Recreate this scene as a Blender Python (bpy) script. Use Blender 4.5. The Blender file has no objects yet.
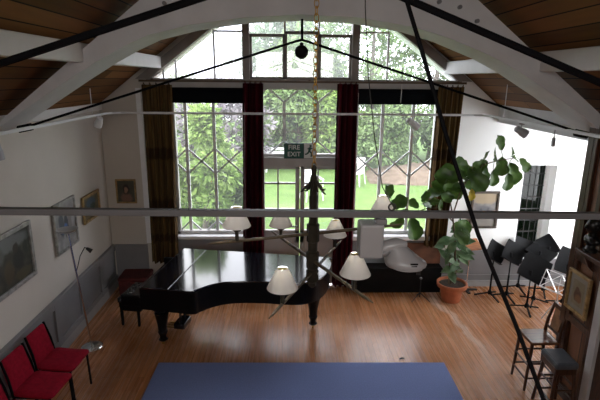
import bpy, bmesh, math, random
from mathutils import Vector, Matrix, Euler
C = bpy.context.scene.collection
S = 1.14                      # working units -> metres
R = math.radians
PI = math.pi
Vv = Vector

# ---------------------------------------------------------------- materials
def newmat(name):
    m = bpy.data.materials.new(name); m.use_nodes = True
    nt = m.node_tree
    for n in list(nt.nodes): nt.nodes.remove(n)
    out = nt.nodes.new('ShaderNodeOutputMaterial')
    return m, nt, out

def lnk(nt, a, b): nt.links.new(a, b)

def mat(name, col, rough=.6, metal=0., var=.12, scale=6., bump=0., bscale=40., coat=0., spec=.5, stretch=(1,1,1), col2=None, trans=0., sheen=0.):
    m, nt, out = newmat(name)
    p = nt.nodes.new('ShaderNodeBsdfPrincipled'); lnk(nt, p.outputs[0], out.inputs[0])
    p.inputs['Roughness'].default_value = rough; p.inputs['Metallic'].default_value = metal
    p.inputs['Coat Weight'].default_value = coat; p.inputs['Specular IOR Level'].default_value = spec
    p.inputs['Sheen Weight'].default_value = sheen
    tc = nt.nodes.new('ShaderNodeTexCoord'); mp = nt.nodes.new('ShaderNodeMapping')
    mp.inputs['Scale'].default_value = stretch
    lnk(nt, tc.outputs['Object'], mp.inputs[0])
    nz = nt.nodes.new('ShaderNodeTexNoise'); nz.inputs['Scale'].default_value = scale; nz.inputs['Detail'].default_value = 4
    lnk(nt, mp.outputs[0], nz.inputs['Vector'])
    rp = nt.nodes.new('ShaderNodeValToRGB')
    c2 = col2 or tuple(min(1, c*(1+var*1.6)) for c in col)
    c1 = tuple(c*(1-var*1.6) for c in col) if col2 is None else col
    rp.color_ramp.elements[0].position = .3; rp.color_ramp.elements[1].position = .7
    rp.color_ramp.elements[0].color = (*c1, 1); rp.color_ramp.elements[1].color = (*c2, 1)
    lnk(nt, nz.outputs['Fac'], rp.inputs[0]); lnk(nt, rp.outputs[0], p.inputs['Base Color'])
    if bump:
        n2 = nt.nodes.new('ShaderNodeTexNoise'); n2.inputs['Scale'].default_value = bscale
        lnk(nt, mp.outputs[0], n2.inputs['Vector'])
        b = nt.nodes.new('ShaderNodeBump'); b.inputs['Strength'].default_value = bump; b.inputs['Distance'].default_value = .01
        lnk(nt, n2.outputs['Fac'], b.inputs['Height']); lnk(nt, b.outputs[0], p.inputs['Normal'])
    if trans:
        t = nt.nodes.new('ShaderNodeBsdfTranslucent'); lnk(nt, rp.outputs[0], t.inputs[0])
        mx = nt.nodes.new('ShaderNodeMixShader'); mx.inputs[0].default_value = trans
        lnk(nt, p.outputs[0], mx.inputs[1]); lnk(nt, t.outputs[0], mx.inputs[2]); lnk(nt, mx.outputs[0], out.inputs[0])
    return m

def planks(name, c_a, c_b, c_gap, width, length, rough, axis='y', coord='Object', wear=None, gap=.02, grain=.35, spec=.5, slope=None, coat=0.):
    """boards running along y, 'width' apart in x (metres)"""
    m, nt, out = newmat(name)
    p = nt.nodes.new('ShaderNodeBsdfPrincipled'); lnk(nt, p.outputs[0], out.inputs[0])
    tc = nt.nodes.new('ShaderNodeTexCoord')
    sx = nt.nodes.new('ShaderNodeSeparateXYZ'); lnk(nt, tc.outputs[coord], sx.inputs[0])
    cb = nt.nodes.new('ShaderNodeCombineXYZ')
    a, b = {'y': ('Y', 'X'), 'z': ('Z', 'Y'), 'x': ('X', 'Y')}[axis]
    lnk(nt, sx.outputs[a], cb.inputs[0]); lnk(nt, sx.outputs[b], cb.inputs[1])
    br = nt.nodes.new('ShaderNodeTexBrick'); lnk(nt, cb.outputs[0], br.inputs['Vector'])
    br.inputs['Scale'].default_value = 1.; br.inputs['Brick Width'].default_value = length; br.inputs['Row Height'].default_value = width
    br.inputs['Mortar Size'].default_value = gap*width; br.inputs['Mortar Smooth'].default_value = .3
    br.inputs['Color1'].default_value = (0, 0, 0, 1); br.inputs['Color2'].default_value = (1, 1, 1, 1); br.inputs['Mortar'].default_value = (.5, .5, .5, 1)
    br.inputs['Bias'].default_value = 0; br.offset = .37
    mp = nt.nodes.new('ShaderNodeMapping'); mp.inputs['Scale'].default_value = (.8, 13, 1)
    lnk(nt, cb.outputs[0], mp.inputs[0])
    nz = nt.nodes.new('ShaderNodeTexNoise'); nz.inputs['Scale'].default_value = 2.; nz.inputs['Detail'].default_value = 6
    lnk(nt, mp.outputs[0], nz.inputs['Vector'])
    mx = nt.nodes.new('ShaderNodeMix'); mx.data_type = 'FLOAT'; mx.inputs[0].default_value = grain
    lnk(nt, br.outputs['Color'], mx.inputs[2]); lnk(nt, nz.outputs['Fac'], mx.inputs[3])
    rp = nt.nodes.new('ShaderNodeValToRGB'); rp.color_ramp.elements[0].color = (*c_a, 1); rp.color_ramp.elements[1].color = (*c_b, 1)
    rp.color_ramp.elements[0].position = .15; rp.color_ramp.elements[1].position = .85
    lnk(nt, mx.outputs[0], rp.inputs[0])
    colr = rp.outputs[0]
    if wear:
        n3 = nt.nodes.new('ShaderNodeTexNoise'); n3.inputs['Scale'].default_value = .9; n3.inputs['Detail'].default_value = 8; n3.inputs['Roughness'].default_value = .65
        lnk(nt, tc.outputs[coord], n3.inputs['Vector'])
        r3 = nt.nodes.new('ShaderNodeValToRGB'); r3.color_ramp.elements[0].position = .45; r3.color_ramp.elements[1].position = .75
        r3.color_ramp.elements[1].color = (.75, .75, .75, 1)
        lnk(nt, n3.outputs['Fac'], r3.inputs[0])
        m3 = nt.nodes.new('ShaderNodeMix'); m3.data_type = 'RGBA'; m3.inputs[7].default_value = (*wear, 1)
        lnk(nt, r3.outputs[0], m3.inputs[0]); lnk(nt, colr, m3.inputs[6]); colr = m3.outputs[2]
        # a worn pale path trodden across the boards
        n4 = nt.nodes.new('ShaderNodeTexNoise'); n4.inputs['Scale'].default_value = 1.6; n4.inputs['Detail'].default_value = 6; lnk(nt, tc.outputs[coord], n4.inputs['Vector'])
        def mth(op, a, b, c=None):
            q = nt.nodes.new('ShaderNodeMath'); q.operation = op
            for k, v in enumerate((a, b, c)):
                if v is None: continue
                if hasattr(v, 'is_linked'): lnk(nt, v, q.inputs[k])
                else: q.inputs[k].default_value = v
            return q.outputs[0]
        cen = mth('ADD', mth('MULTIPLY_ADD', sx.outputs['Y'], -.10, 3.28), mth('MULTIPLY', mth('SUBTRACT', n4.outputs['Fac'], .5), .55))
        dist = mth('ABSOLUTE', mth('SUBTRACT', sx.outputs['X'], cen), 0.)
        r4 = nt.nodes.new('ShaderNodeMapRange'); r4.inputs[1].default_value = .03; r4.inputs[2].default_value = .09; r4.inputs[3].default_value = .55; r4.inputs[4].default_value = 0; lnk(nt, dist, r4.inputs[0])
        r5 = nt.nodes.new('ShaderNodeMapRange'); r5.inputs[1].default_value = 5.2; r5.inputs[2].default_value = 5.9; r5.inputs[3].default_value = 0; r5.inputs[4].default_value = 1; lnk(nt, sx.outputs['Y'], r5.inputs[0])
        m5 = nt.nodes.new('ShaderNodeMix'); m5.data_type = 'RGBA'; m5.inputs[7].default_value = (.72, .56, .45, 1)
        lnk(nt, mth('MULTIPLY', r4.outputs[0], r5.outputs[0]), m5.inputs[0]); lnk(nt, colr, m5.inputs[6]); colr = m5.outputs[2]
    m2 = nt.nodes.new('ShaderNodeMix'); m2.data_type = 'RGBA'; m2.inputs[7].default_value = (*c_gap, 1)
    lnk(nt, br.outputs['Fac'], m2.inputs[0]); lnk(nt, colr, m2.inputs[6]); lnk(nt, m2.outputs[2], p.inputs['Base Color'])
    rr = nt.nodes.new('ShaderNodeMapRange'); rr.inputs[3].default_value = rough-.08; rr.inputs[4].default_value = rough+.12
    lnk(nt, nz.outputs['Fac'], rr.inputs[0]); lnk(nt, rr.outputs[0], p.inputs['Roughness'])
    p.inputs['Specular IOR Level'].default_value = spec; p.inputs['Coat Weight'].default_value = coat; p.inputs['Coat Roughness'].default_value = .22
    bp = nt.nodes.new('ShaderNodeBump'); bp.inputs['Strength'].default_value = .25; bp.inputs['Distance'].default_value = .004; bp.invert = True
    lnk(nt, br.outputs['Fac'], bp.inputs['Height']); lnk(nt, bp.outputs[0], p.inputs['Normal'])
    return m

def glassmat(name, tint=(1, 1, 1), refl=.06, mist_or_glare=0.):
    m, nt, out = newmat(name)
    t = nt.nodes.new('ShaderNodeBsdfTransparent'); t.inputs[0].default_value = (*tint, 1)
    g = nt.nodes.new('ShaderNodeBsdfGlossy'); g.inputs['Roughness'].default_value = .03
    nz = nt.nodes.new('ShaderNodeTexNoise'); nz.inputs['Scale'].default_value = 3
    mr = nt.nodes.new('ShaderNodeMapRange'); mr.inputs[3].default_value = refl*.7; mr.inputs[4].default_value = refl*1.3
    lnk(nt, nz.outputs['Fac'], mr.inputs[0])
    mx = nt.nodes.new('ShaderNodeMixShader'); lnk(nt, mr.outputs[0], mx.inputs[0])
    lnk(nt, t.outputs[0], mx.inputs[1]); lnk(nt, g.outputs[0], mx.inputs[2])
    tl = nt.nodes.new('ShaderNodeBsdfTranslucent'); tl.inputs[0].default_value = (.95, .95, .97, 1)
    n2 = nt.nodes.new('ShaderNodeTexNoise'); n2.inputs['Scale'].default_value = 5; n2.inputs['Detail'].default_value = 5
    m2 = nt.nodes.new('ShaderNodeMapRange'); m2.inputs[1].default_value = .25; m2.inputs[2].default_value = .75; m2.inputs[3].default_value = mist_or_glare*.7; m2.inputs[4].default_value = mist_or_glare*1.3
    lnk(nt, n2.outputs['Fac'], m2.inputs[0])
    m3 = nt.nodes.new('ShaderNodeMixShader'); lnk(nt, m2.outputs[0], m3.inputs[0]); lnk(nt, mx.outputs[0], m3.inputs[1]); lnk(nt, tl.outputs[0], m3.inputs[2])
    lnk(nt, m3.outputs[0], out.inputs[0])
    return m

def leafmat(name, dark, light, trans=.35, rough=.45, scale=2.5):
    return mat(name, dark, rough=rough, col2=light, scale=scale, trans=trans, spec=.4)

def picture(name, base, base2, blobs, scale=7):
    """paint on canvas: mottled ground plus soft-edged ellipses, local x,z in metres/S"""
    m, nt, out = newmat(name)
    p = nt.nodes.new('ShaderNodeBsdfPrincipled'); p.inputs['Roughness'].default_value = .45; lnk(nt, p.outputs[0], out.inputs[0])
    tc = nt.nodes.new('ShaderNodeTexCoord')
    nz = nt.nodes.new('ShaderNodeTexNoise'); nz.inputs['Scale'].default_value = scale; nz.inputs['Detail'].default_value = 5
    lnk(nt, tc.outputs['Object'], nz.inputs['Vector'])
    rp = nt.nodes.new('ShaderNodeValToRGB'); rp.color_ramp.elements[0].position = .35; rp.color_ramp.elements[1].position = .65
    rp.color_ramp.elements[0].color = (*base, 1); rp.color_ramp.elements[1].color = (*base2, 1)
    lnk(nt, nz.outputs['Fac'], rp.inputs[0]); cur = rp.outputs[0]
    n2 = nt.nodes.new('ShaderNodeTexNoise'); n2.inputs['Scale'].default_value = 9; lnk(nt, tc.outputs['Object'], n2.inputs['Vector'])
    wob = nt.nodes.new('ShaderNodeVectorMath'); wob.operation = 'MULTIPLY_ADD'; wob.inputs[1].default_value = (.07, .07, .07)
    lnk(nt, n2.outputs['Color'], wob.inputs[0]); lnk(nt, tc.outputs['Object'], wob.inputs[2])
    for cx, cz, rx, rz, col in blobs:
        mp = nt.nodes.new('ShaderNodeMapping'); mp.vector_type = 'POINT'
        mp.inputs['Location'].default_value = (-(cx*S+.035)/(rx*S), 0, -(cz*S+.035)/(rz*S)); mp.inputs['Scale'].default_value = (1/(rx*S), 0, 1/(rz*S))
        lnk(nt, wob.outputs[0], mp.inputs[0])
        ln = nt.nodes.new('ShaderNodeVectorMath'); ln.operation = 'LENGTH'; lnk(nt, mp.outputs[0], ln.inputs[0])
        mr = nt.nodes.new('ShaderNodeMapRange'); mr.inputs[1].default_value = .75; mr.inputs[2].default_value = 1.1; mr.inputs[3].default_value = 1; mr.inputs[4].default_value = 0
        lnk(nt, ln.outputs['Value'], mr.inputs[0])
        mx = nt.nodes.new('ShaderNodeMix'); mx.data_type = 'RGBA'; mx.inputs[7].default_value = (*col, 1)
        lnk(nt, mr.outputs[0], mx.inputs[0]); lnk(nt, cur, mx.inputs[6]); cur = mx.outputs[2]
    lnk(nt, cur, p.inputs['Base Color'])
    return m

def curtainmat(name, stops, sc, bands=None, rough=.85):
    m, nt, out = newmat(name)
    p = nt.nodes.new('ShaderNodeBsdfPrincipled'); p.inputs['Roughness'].default_value = rough; p.inputs['Specular IOR Level'].default_value = .1
    lnk(nt, p.outputs[0], out.inputs[0])
    tc = nt.nodes.new('ShaderNodeTexCoord')
    mp = nt.nodes.new('ShaderNodeMapping'); mp.inputs['Scale'].default_value = (sc, sc, .35)
    lnk(nt, tc.outputs['Object'], mp.inputs[0])
    nz = nt.nodes.new('ShaderNodeTexNoise'); nz.inputs['Scale'].default_value = 1; nz.inputs['Detail'].default_value = 2
    lnk(nt, mp.outputs[0], nz.inputs['Vector'])
    rp = nt.nodes.new('ShaderNodeValToRGB')
    while len(rp.color_ramp.elements) < len(stops): rp.color_ramp.elements.new(.5)
    for e, (pos, c) in zip(rp.color_ramp.elements, stops): e.position = pos; e.color = (*c, 1)
    lnk(nt, nz.outputs['Fac'], rp.inputs[0]); cur = rp.outputs[0]
    if bands:
        sx = nt.nodes.new('ShaderNodeSeparateXYZ'); lnk(nt, tc.outputs['Object'], sx.inputs[0])
        n2 = nt.nodes.new('ShaderNodeTexNoise'); n2.inputs['Scale'].default_value = 14; lnk(nt, tc.outputs['Object'], n2.inputs['Vector'])
        ad = nt.nodes.new('ShaderNodeMath'); ad.operation = 'MULTIPLY_ADD'; ad.inputs[1].default_value = .14
        lnk(nt, n2.outputs['Fac'], ad.inputs[0]); lnk(nt, sx.outputs['Z'], ad.inputs[2])
        for z0, h, col, amt in bands:
            sb = nt.nodes.new('ShaderNodeMath'); sb.operation = 'SUBTRACT'; sb.inputs[1].default_value = z0*S+.07; lnk(nt, ad.outputs[0], sb.inputs[0])
            ab = nt.nodes.new('ShaderNodeMath'); ab.operation = 'ABSOLUTE'; lnk(nt, sb.outputs[0], ab.inputs[0])
            mr = nt.nodes.new('ShaderNodeMapRange'); mr.inputs[1].default_value = h*S*.7; mr.inputs[2].default_value = h*S; mr.inputs[3].default_value = amt; mr.inputs[4].default_value = 0
            lnk(nt, ab.outputs[0], mr.inputs[0])
            mx = nt.nodes.new('ShaderNodeMix'); mx.data_type = 'RGBA'; mx.inputs[7].default_value = (*col, 1)
            lnk(nt, mr.outputs[0], mx.inputs[0]); lnk(nt, cur, mx.inputs[6]); cur = mx.outputs[2]
    lnk(nt, cur, p.inputs['Base Color'])
    return m

M = {}
M['floor'] = planks('floorboards', (.30, .108, .038), (.52, .225, .092), (.08, .034, .016), .075, 2.6, .25, wear=(.68, .40, .24), grain=.5, gap=.03)
M['boards'] = planks('ceiling boards', (.095, .040, .014), (.27, .125, .046), (.010, .005, .003), .135, 3.4, .6, grain=.45, gap=.045, spec=.12)
M['panel'] = planks('dark oak panelling', (.075, .030, .013), (.25, .105, .05), (.01, .006, .004), .22, 4., .4, axis='z', grain=.6, gap=.03)
M['wall'] = mat('plaster', (.58, .535, .475), .9, var=.03, scale=1.5, bump=.15, bscale=9)
M['white'] = mat('white plaster', (.86, .86, .85), .85, var=.02, scale=1.5, bump=.1, bscale=9)
M['wains'] = mat('grey painted panelling', (.235, .235, .245), .55, var=.05, scale=3)
M['skirt'] = mat('pale grey skirting', (.36, .36, .365), .5, var=.05, scale=3)
M['truss'] = mat('grey painted truss timber', (.60, .60, .61), .6, var=.05, scale=3, bump=.15, bscale=25, stretch=(1, 1, 1))
M['purlin'] = mat('white painted purlin', (.70, .69, .68), .6, var=.04, scale=3)
M['iron'] = mat('black iron', (.004, .004, .005), .6, .0, var=.2, scale=12, spec=.06)
M['ironrough'] = mat('dark grey steel', (.03, .03, .032), .5, .3, var=.2, scale=12)
M['track'] = mat('white enamel track', (.66, .66, .67), .35, var=.02)
M['fitting'] = mat('grey enamel fitting', (.30, .30, .31), .32, var=.03)
M['barpaint'] = mat('mid grey bar paint', (.11, .11, .115), .35, var=.03, spec=.4)
M['fitdark'] = mat('mid grey plastic', (.16, .16, .165), .4, var=.05)
M['joinery'] = mat('grey white joinery', (.50, .485, .47), .5, var=.06, scale=4)
M['taupe'] = mat('taupe window frame', (.26, .235, .215), .55, var=.08, scale=5)
M['bar'] = mat('white glazing bar', (.80, .80, .82), .5, var=.03)
M['sill'] = mat('white gloss sill', (.85, .85, .86), .35, var=.02)
M['glass'] = glassmat('window glass', (.97, .98, .98), .05, .024)  # faint translucent veil stands in for the glare haze over the garden
M['old'] = glassmat('misted old glass', (.95, .96, .98), .06, .20)
M['oldmid'] = glassmat('lightly misted old glass', (.95, .96, .97), .06, .06)
M['oldclear'] = glassmat('clearer old glass', (.95, .97, .97), .06, .035)
M['leaded'] = glassmat('dark leaded glass', (.030, .045, .034), .015, .012)
M['lead'] = mat('lead came', (.02, .02, .02), .6)
M['black'] = mat('black piano lacquer', (.005, .005, .008), .12, var=.1, coat=.12, spec=.45)
M['blackcase'] = mat('black piano case', (.004, .004, .005), .35, var=.1, spec=.15)
M['matblack'] = mat('matt black', (.006, .006, .007), .6, var=.15, spec=.12)
M['chestblack'] = mat('black painted board', (.007, .0065, .0065), .6, var=.2, spec=.12)
M['leather'] = mat('black buttoned leather', (.010, .010, .012), .2, var=.2, scale=20, coat=.5)
M['brass'] = mat('brass', (.62, .40, .12), .3, 1., var=.15, scale=30)
M['chrome'] = mat('chrome', (.75, .75, .76), .18, 1., var=.04)
M['wire'] = mat('bright nickel wire', (.72, .72, .74), .35, .5, var=.04)
M['bronze'] = mat('aged bronze wood', (.028, .024, .017), .5, .0, var=.3, scale=14, spec=.3)
M['arm'] = mat('weathered bronze bar', (.10, .078, .05), .5, .0, var=.3, scale=16, spec=.25)
M['shade'] = mat('white lamp shade', (.93, .92, .90), .8, var=.01, trans=.45)
M['gold'] = mat('pale gold lining', (.60, .47, .17), .45, .5, var=.1)
M['redcloth'] = mat('crimson upholstery', (.26, .004, .018), .9, var=.1, scale=30, bump=.2, bscale=220, spec=.15)
M['oxblood'] = mat('oxblood upholstery', (.075, .008, .007), .8, var=.2, scale=12)
M['redcurtain'] = curtainmat('dark red velvet', [(.35, (.016, .001, .003)), (.7, (.085, .004, .011))], 9)
M['goldcurtain'] = curtainmat('gold striped curtain', [(.30, (.035, .020, .009)), (.45, (.15, .092, .034)), (.58, (.06, .034, .015)), (.72, (.23, .15, .062))], 12,
    [(2.13, .10, (.030, .016, .010), .7), (1.30, .17, (.035, .018, .010), .65), (.85, .07, (.03, .016, .01), .6)])
M['blind'] = mat('black blind', (.004, .0045, .006), .8, var=.1, spec=.05)
M['track2'] = mat('brown curtain rail', (.09, .055, .03), .5, var=.2)
M['rug'] = mat('blue carpet', (.20, .26, .52), .95, var=.08, scale=60, bump=.5, bscale=300)
M['terra'] = mat('terracotta', (.42, .135, .06), .75, var=.14, scale=7)
M['soil'] = mat('potting soil', (.035, .022, .014), .95, var=.4, scale=30, bump=.6, bscale=60)
M['figleaf'] = leafmat('dark fig leaf', (.028, .072, .012), (.10, .19, .04), .22, .34, 6)
M['figleaf2'] = leafmat('grey green leaf', (.06, .14, .055), (.21, .31, .17), .15, .4, 9)
M['figyellow'] = leafmat('yellowed leaf', (.35, .27, .03), (.5, .4, .05), .2)
M['stem'] = mat('woody stem', (.10, .065, .035), .8, var=.3, scale=20)
M['darkwood'] = mat('dark stained wood', (.055, .022, .011), .3, var=.35, scale=9, stretch=(6, 6, 1))
M['seatwood'] = mat('polished brown seat', (.17, .075, .04), .18, var=.25, scale=7, stretch=(1, 8, 1))
M['caneback'] = mat('tan back panel', (.24, .12, .05), .5, var=.3, scale=12)
M['greyleather'] = mat('blue grey leather', (.075, .083, .098), .45, var=.1, scale=12)
M['orangewood'] = mat('orange varnished wood', (.42, .16, .06), .4, var=.2, scale=7, stretch=(1, 6, 1))
M['brownboard'] = mat('brown leather panel', (.16, .060, .030), .5, var=.3, scale=5)
M['frame_gold'] = mat('dull gilt frame', (.34, .22, .09), .45, .35, var=.25, scale=16)
M['frame_silver'] = mat('silver grey frame', (.30, .29, .27), .5, .2, var=.2, scale=16)
M['frame_dark'] = mat('dark brown frame', (.06, .042, .03), .5, var=.25, scale=12)
M['mount'] = mat('grey mount', (.28, .25, .20), .8, var=.05)
M['signgreen'] = mat('sign green', (.006, .085, .06), .4, var=.03)
M['signwhite'] = mat('sign white', (.75, .80, .78), .4, var=.02)
M['signdark'] = mat('sign panel', (.04, .075, .06), .4, var=.05)
M['cord'] = mat('dark cord', (.02, .018, .016), .6)
M['palecord'] = mat('pale cord', (.65, .63, .58), .7)
M['lawn'] = mat('lawn', (.065, .13, .02), .9, col2=(.115, .195, .04), scale=1.6)
M['earth'] = mat('bare earth bank', (.075, .05, .034), .95, col2=(.17, .125, .09), scale=4, bump=.6, bscale=6)
M['bark'] = mat('tree bark', (.10, .08, .065), .9, var=.3, scale=8)
M['laurel'] = leafmat('bright laurel leaf', (0.13, 0.24, 0.04), (0.36, 0.48, 0.15), .35, .4, 1.6)
M['green'] = leafmat('mid green leaf', (0.11, 0.19, 0.06), (0.28, 0.38, 0.16), .35, .5, .9)
M['dkgreen'] = leafmat('deep green leaf', (0.06, 0.11, 0.04), (0.18, 0.26, 0.1), .3, .5, .9)
M['pale'] = leafmat('pale sage leaf', (.17, .24, .15), (.34, .42, .30), .4, .5, .9)
M['purple'] = leafmat('dusky purple leaf', (0.14, 0.115, 0.13), (0.36, 0.33, 0.36), .3, .5, .9)
M['garden'] = mat('white garden plastic', (.7, .7, .7), .4, var=.02)
M['bronzebust'] = mat('blackened bronze', (.012, .011, .010), .35, .3, var=.3, scale=10)

# ---------------------------------------------------------------- mesh builder (local coordinates in working units)
class MB:
    def __init__(s): s.v = []; s.f = []; s.mi = []; s.cur = 0
    def add(s, vs, fs):
        b = len(s.v); s.v += [tuple(v) for v in vs]; s.f += [tuple(b+i for i in f) for f in fs]; s.mi += [s.cur]*len(fs); return s
    def hexa(s, p):   # 8 pts: bottom 4 ccw, top 4 ccw
        return s.add(p, [(3,2,1,0),(4,5,6,7),(0,1,5,4),(1,2,6,5),(2,3,7,6),(3,0,4,7)])
    def box(s, c, d, rot=None):
        x, y, z = (q/2 for q in d)
        ps = [Vv(q) for q in ((-x,-y,-z),(x,-y,-z),(x,y,-z),(-x,y,-z),(-x,-y,z),(x,-y,z),(x,y,z),(-x,y,z))]
        if rot is not None: mm = Euler(rot).to_matrix(); ps = [mm @ q for q in ps]
        return s.hexa([q+Vv(c) for q in ps])
    def bb(s, x0, x1, y0, y1, z0, z1): return s.box(((x0+x1)/2,(y0+y1)/2,(z0+z1)/2), (x1-x0, y1-y0, z1-z0))
    def beam(s, p0, p1, w, h, up=(0,0,1)):     # rectangular bar between points
        p0, p1 = Vv(p0), Vv(p1); t = (p1-p0).normalized(); r = t.cross(Vv(up))
        if r.length < 1e-4: r = t.cross(Vv((0,1,0)))
        r.normalize(); u = r.cross(t)
        a, b = r*w/2, u*h/2
        return s.hexa([p0-a-b, p0+a-b, p1+a-b, p1-a-b, p0-a+b, p0+a+b, p1+a+b, p1-a+b])
    def tube(s, path, rad, n=8, cap=True):
        path = [Vv(p) for p in path]; m = len(path)
        rad = rad if isinstance(rad, (list, tuple)) else [rad]*m
        vs = []; prev = None
        for i, p in enumerate(path):
            t = (path[min(i+1, m-1)]-path[max(i-1, 0)]).normalized()
            if prev is None:
                a = t.cross(Vv((0,0,1)))
                if a.length < 1e-3: a = t.cross(Vv((0,1,0)))
            else: a = prev - t*prev.dot(t)
            a.normalize(); prev = a; b = t.cross(a)
            for k in range(n):
                g = 2*PI*k/n; vs.append(p + (a*math.cos(g)+b*math.sin(g))*rad[i])
        fs = [(i*n+k, i*n+(k+1)%n, (i+1)*n+(k+1)%n, (i+1)*n+k) for i in range(m-1) for k in range(n)]
        if cap: fs += [tuple(range(n-1,-1,-1)), tuple(range((m-1)*n, m*n))]
        return s.add(vs, fs)
    def cyl(s, p0, p1, r0, r1=None, n=12): return s.tube([p0, p1], [r0, r0 if r1 is None else r1], n)
    def lathe(s, prof, c=(0,0,0), n=16, cap=True, mtx=None):
        vs = []
        for r, z in prof:
            for k in range(n):
                q = Vv((r*math.cos(2*PI*k/n), r*math.sin(2*PI*k/n), z))
                vs.append((mtx @ q if mtx else q)+Vv(c))
        m = len(prof)
        fs = [(i*n+k, i*n+(k+1)%n, (i+1)*n+(k+1)%n, (i+1)*n+k) for i in range(m-1) for k in range(n)]
        if cap: fs += [tuple(range(n-1,-1,-1)), tuple(range((m-1)*n, m*n))]
        return s.add(vs, fs)
    def prism(s, poly, lo, hi, axis='z'):
        n = len(poly)
        def q(a, b, t): return {'z': (a,b,t), 'y': (a,t,b), 'x': (t,a,b)}[axis]
        vs = [q(a,b,lo) for a,b in poly]+[q(a,b,hi) for a,b in poly]
        fs = [tuple(range(n-1,-1,-1)), tuple(range(n,2*n))]+[(i,(i+1)%n,n+(i+1)%n,n+i) for i in range(n)]
        return s.add(vs, fs)
    def ball(s, c, r, n=14, m=8, sc=(1,1,1), mtx=None):
        prof = [(max(1e-4, math.sin(PI*i/m)), -math.cos(PI*i/m)) for i in range(m+1)]
        vs = []
        for a, z in prof:
            for k in range(n):
                q = Vv((a*math.cos(2*PI*k/n)*r*sc[0], a*math.sin(2*PI*k/n)*r*sc[1], z*r*sc[2]))
                vs.append((mtx @ q if mtx else q)+Vv(c))
        return s.add(vs, [(i*n+k, i*n+(k+1)%n, (i+1)*n+(k+1)%n, (i+1)*n+k) for i in range(m) for k in range(n)])
    def torus(s, c, R_, r, n=12, m=6, mtx=None, stretch=1.):
        vs = []
        for i in range(n):
            a = 2*PI*i/n
            for k in range(m):
                g = 2*PI*k/m; q = Vv(((R_+r*math.cos(g))*math.cos(a), (R_+r*math.cos(g))*math.sin(a)*stretch, r*math.sin(g)))
                vs.append((mtx @ q if mtx else q)+Vv(c))
        return s.add(vs, [(i*m+k, ((i+1)%n)*m+k, ((i+1)%n)*m+(k+1)%m, i*m+(k+1)%m) for i in range(n) for k in range(m)])
    def build(s, name, m, parent=None, smooth=False, bevel=0., loc=None, rot=None, sub=0, fix=True):
        me = bpy.data.meshes.new(name)
        me.from_pydata([(x*S, y*S, z*S) for x, y, z in s.v], [], s.f)
        ms = m if isinstance(m, (list, tuple)) else [m]
        for q in ms: me.materials.append(q)
        for p, i in zip(me.polygons, s.mi): p.material_index = min(i, len(ms)-1)
        if fix:
            b = bmesh.new(); b.from_mesh(me); bmesh.ops.recalc_face_normals(b, faces=b.faces); b.to_mesh(me); b.free()
        if smooth:
            for p in me.polygons: p.use_smooth = True
            try: me.set_sharp_from_angle(angle=R(42))
            except Exception: pass
        o = bpy.data.objects.new(name, me); C.objects.link(o)
        if parent: o.parent = parent
        if loc is not None: o.location = Vv(loc)*S
        if rot is not None: o.rotation_euler = rot
        if bevel:
            bv = o.modifiers.new('bevel', 'BEVEL'); bv.width = bevel*S; bv.segments = 2; bv.limit_method = 'ANGLE'; bv.angle_limit = R(40)
        if sub:
            sd = o.modifiers.new('sub', 'SUBSURF'); sd.levels = sub; sd.render_levels = sub
        return o

def tag(o, label=None, cat=None, group=None, kind=None):
    if label: o['label'] = label
    if cat: o['category'] = cat
    if group: o['group'] = group
    if kind: o['kind'] = kind
    return o

def thing(name, label, cat, loc=(0,0,0), rz=0., group=None, rot=None):
    o = bpy.data.objects.new(name, None); C.objects.link(o); o.empty_display_size = .1
    o.location = Vv(loc)*S; o.rotation_euler = rot or (0,0,rz)
    return tag(o, label, cat, group)

def struct(name, mb, m, label=None, **k):
    o = mb.build(name, m, **k); o['kind'] = 'structure'
    if label: o['label'] = label
    return o

def sroot(name, label=None, loc=(0,0,0)):
    o = bpy.data.objects.new(name, None); C.objects.link(o); o.location = Vv(loc)*S; o['kind'] = 'structure'
    if label: o['label'] = label
    return o

def dup(o, loc, rz=0., label=None, group=None):
    def rec(q, par):
        c = q.copy(); C.objects.link(c)
        if par: c.parent = par
        for ch in q.children: rec(ch, c)
        return c
    r = rec(o, None); r.location = Vv(loc)*S; r.rotation_euler = (0,0,rz)
    if label: r['label'] = label
    if group: r['group'] = group
    return r

# ---------------------------------------------------------------- setting
XL, XR, D = -2.71, 3.12, 6.92
CX = .205; RIDGE = 5.09; EAVE = 2.82
def roofz(x): return EAVE + (RIDGE-EAVE)*(1-abs(x-CX)/((XR-XL)/2))
YB = -2.6; AX = 5.0; AY = 4.76
struct('floor', MB().bb(XL-.1, AX+.1, YB, D+.02, -.12, 0), M['floor'])

mb = MB().bb(XL-.14, XL, YB, D+.3, 0, EAVE+.05)
struct('wall_left', mb, M['wall'])
# right wall: panelled up to the alcove
struct('wall_right', MB().bb(XR, XR+.16, YB, AY, 0, EAVE+.02), M['panel'])
struct('wall_back', MB().prism([(XL-.14,0),(XR+.16,0),(XR+.16,2.75),(CX,RIDGE+.05),(XL-.14,2.75)], YB-.12, YB, 'y'), M['wall'])
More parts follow.
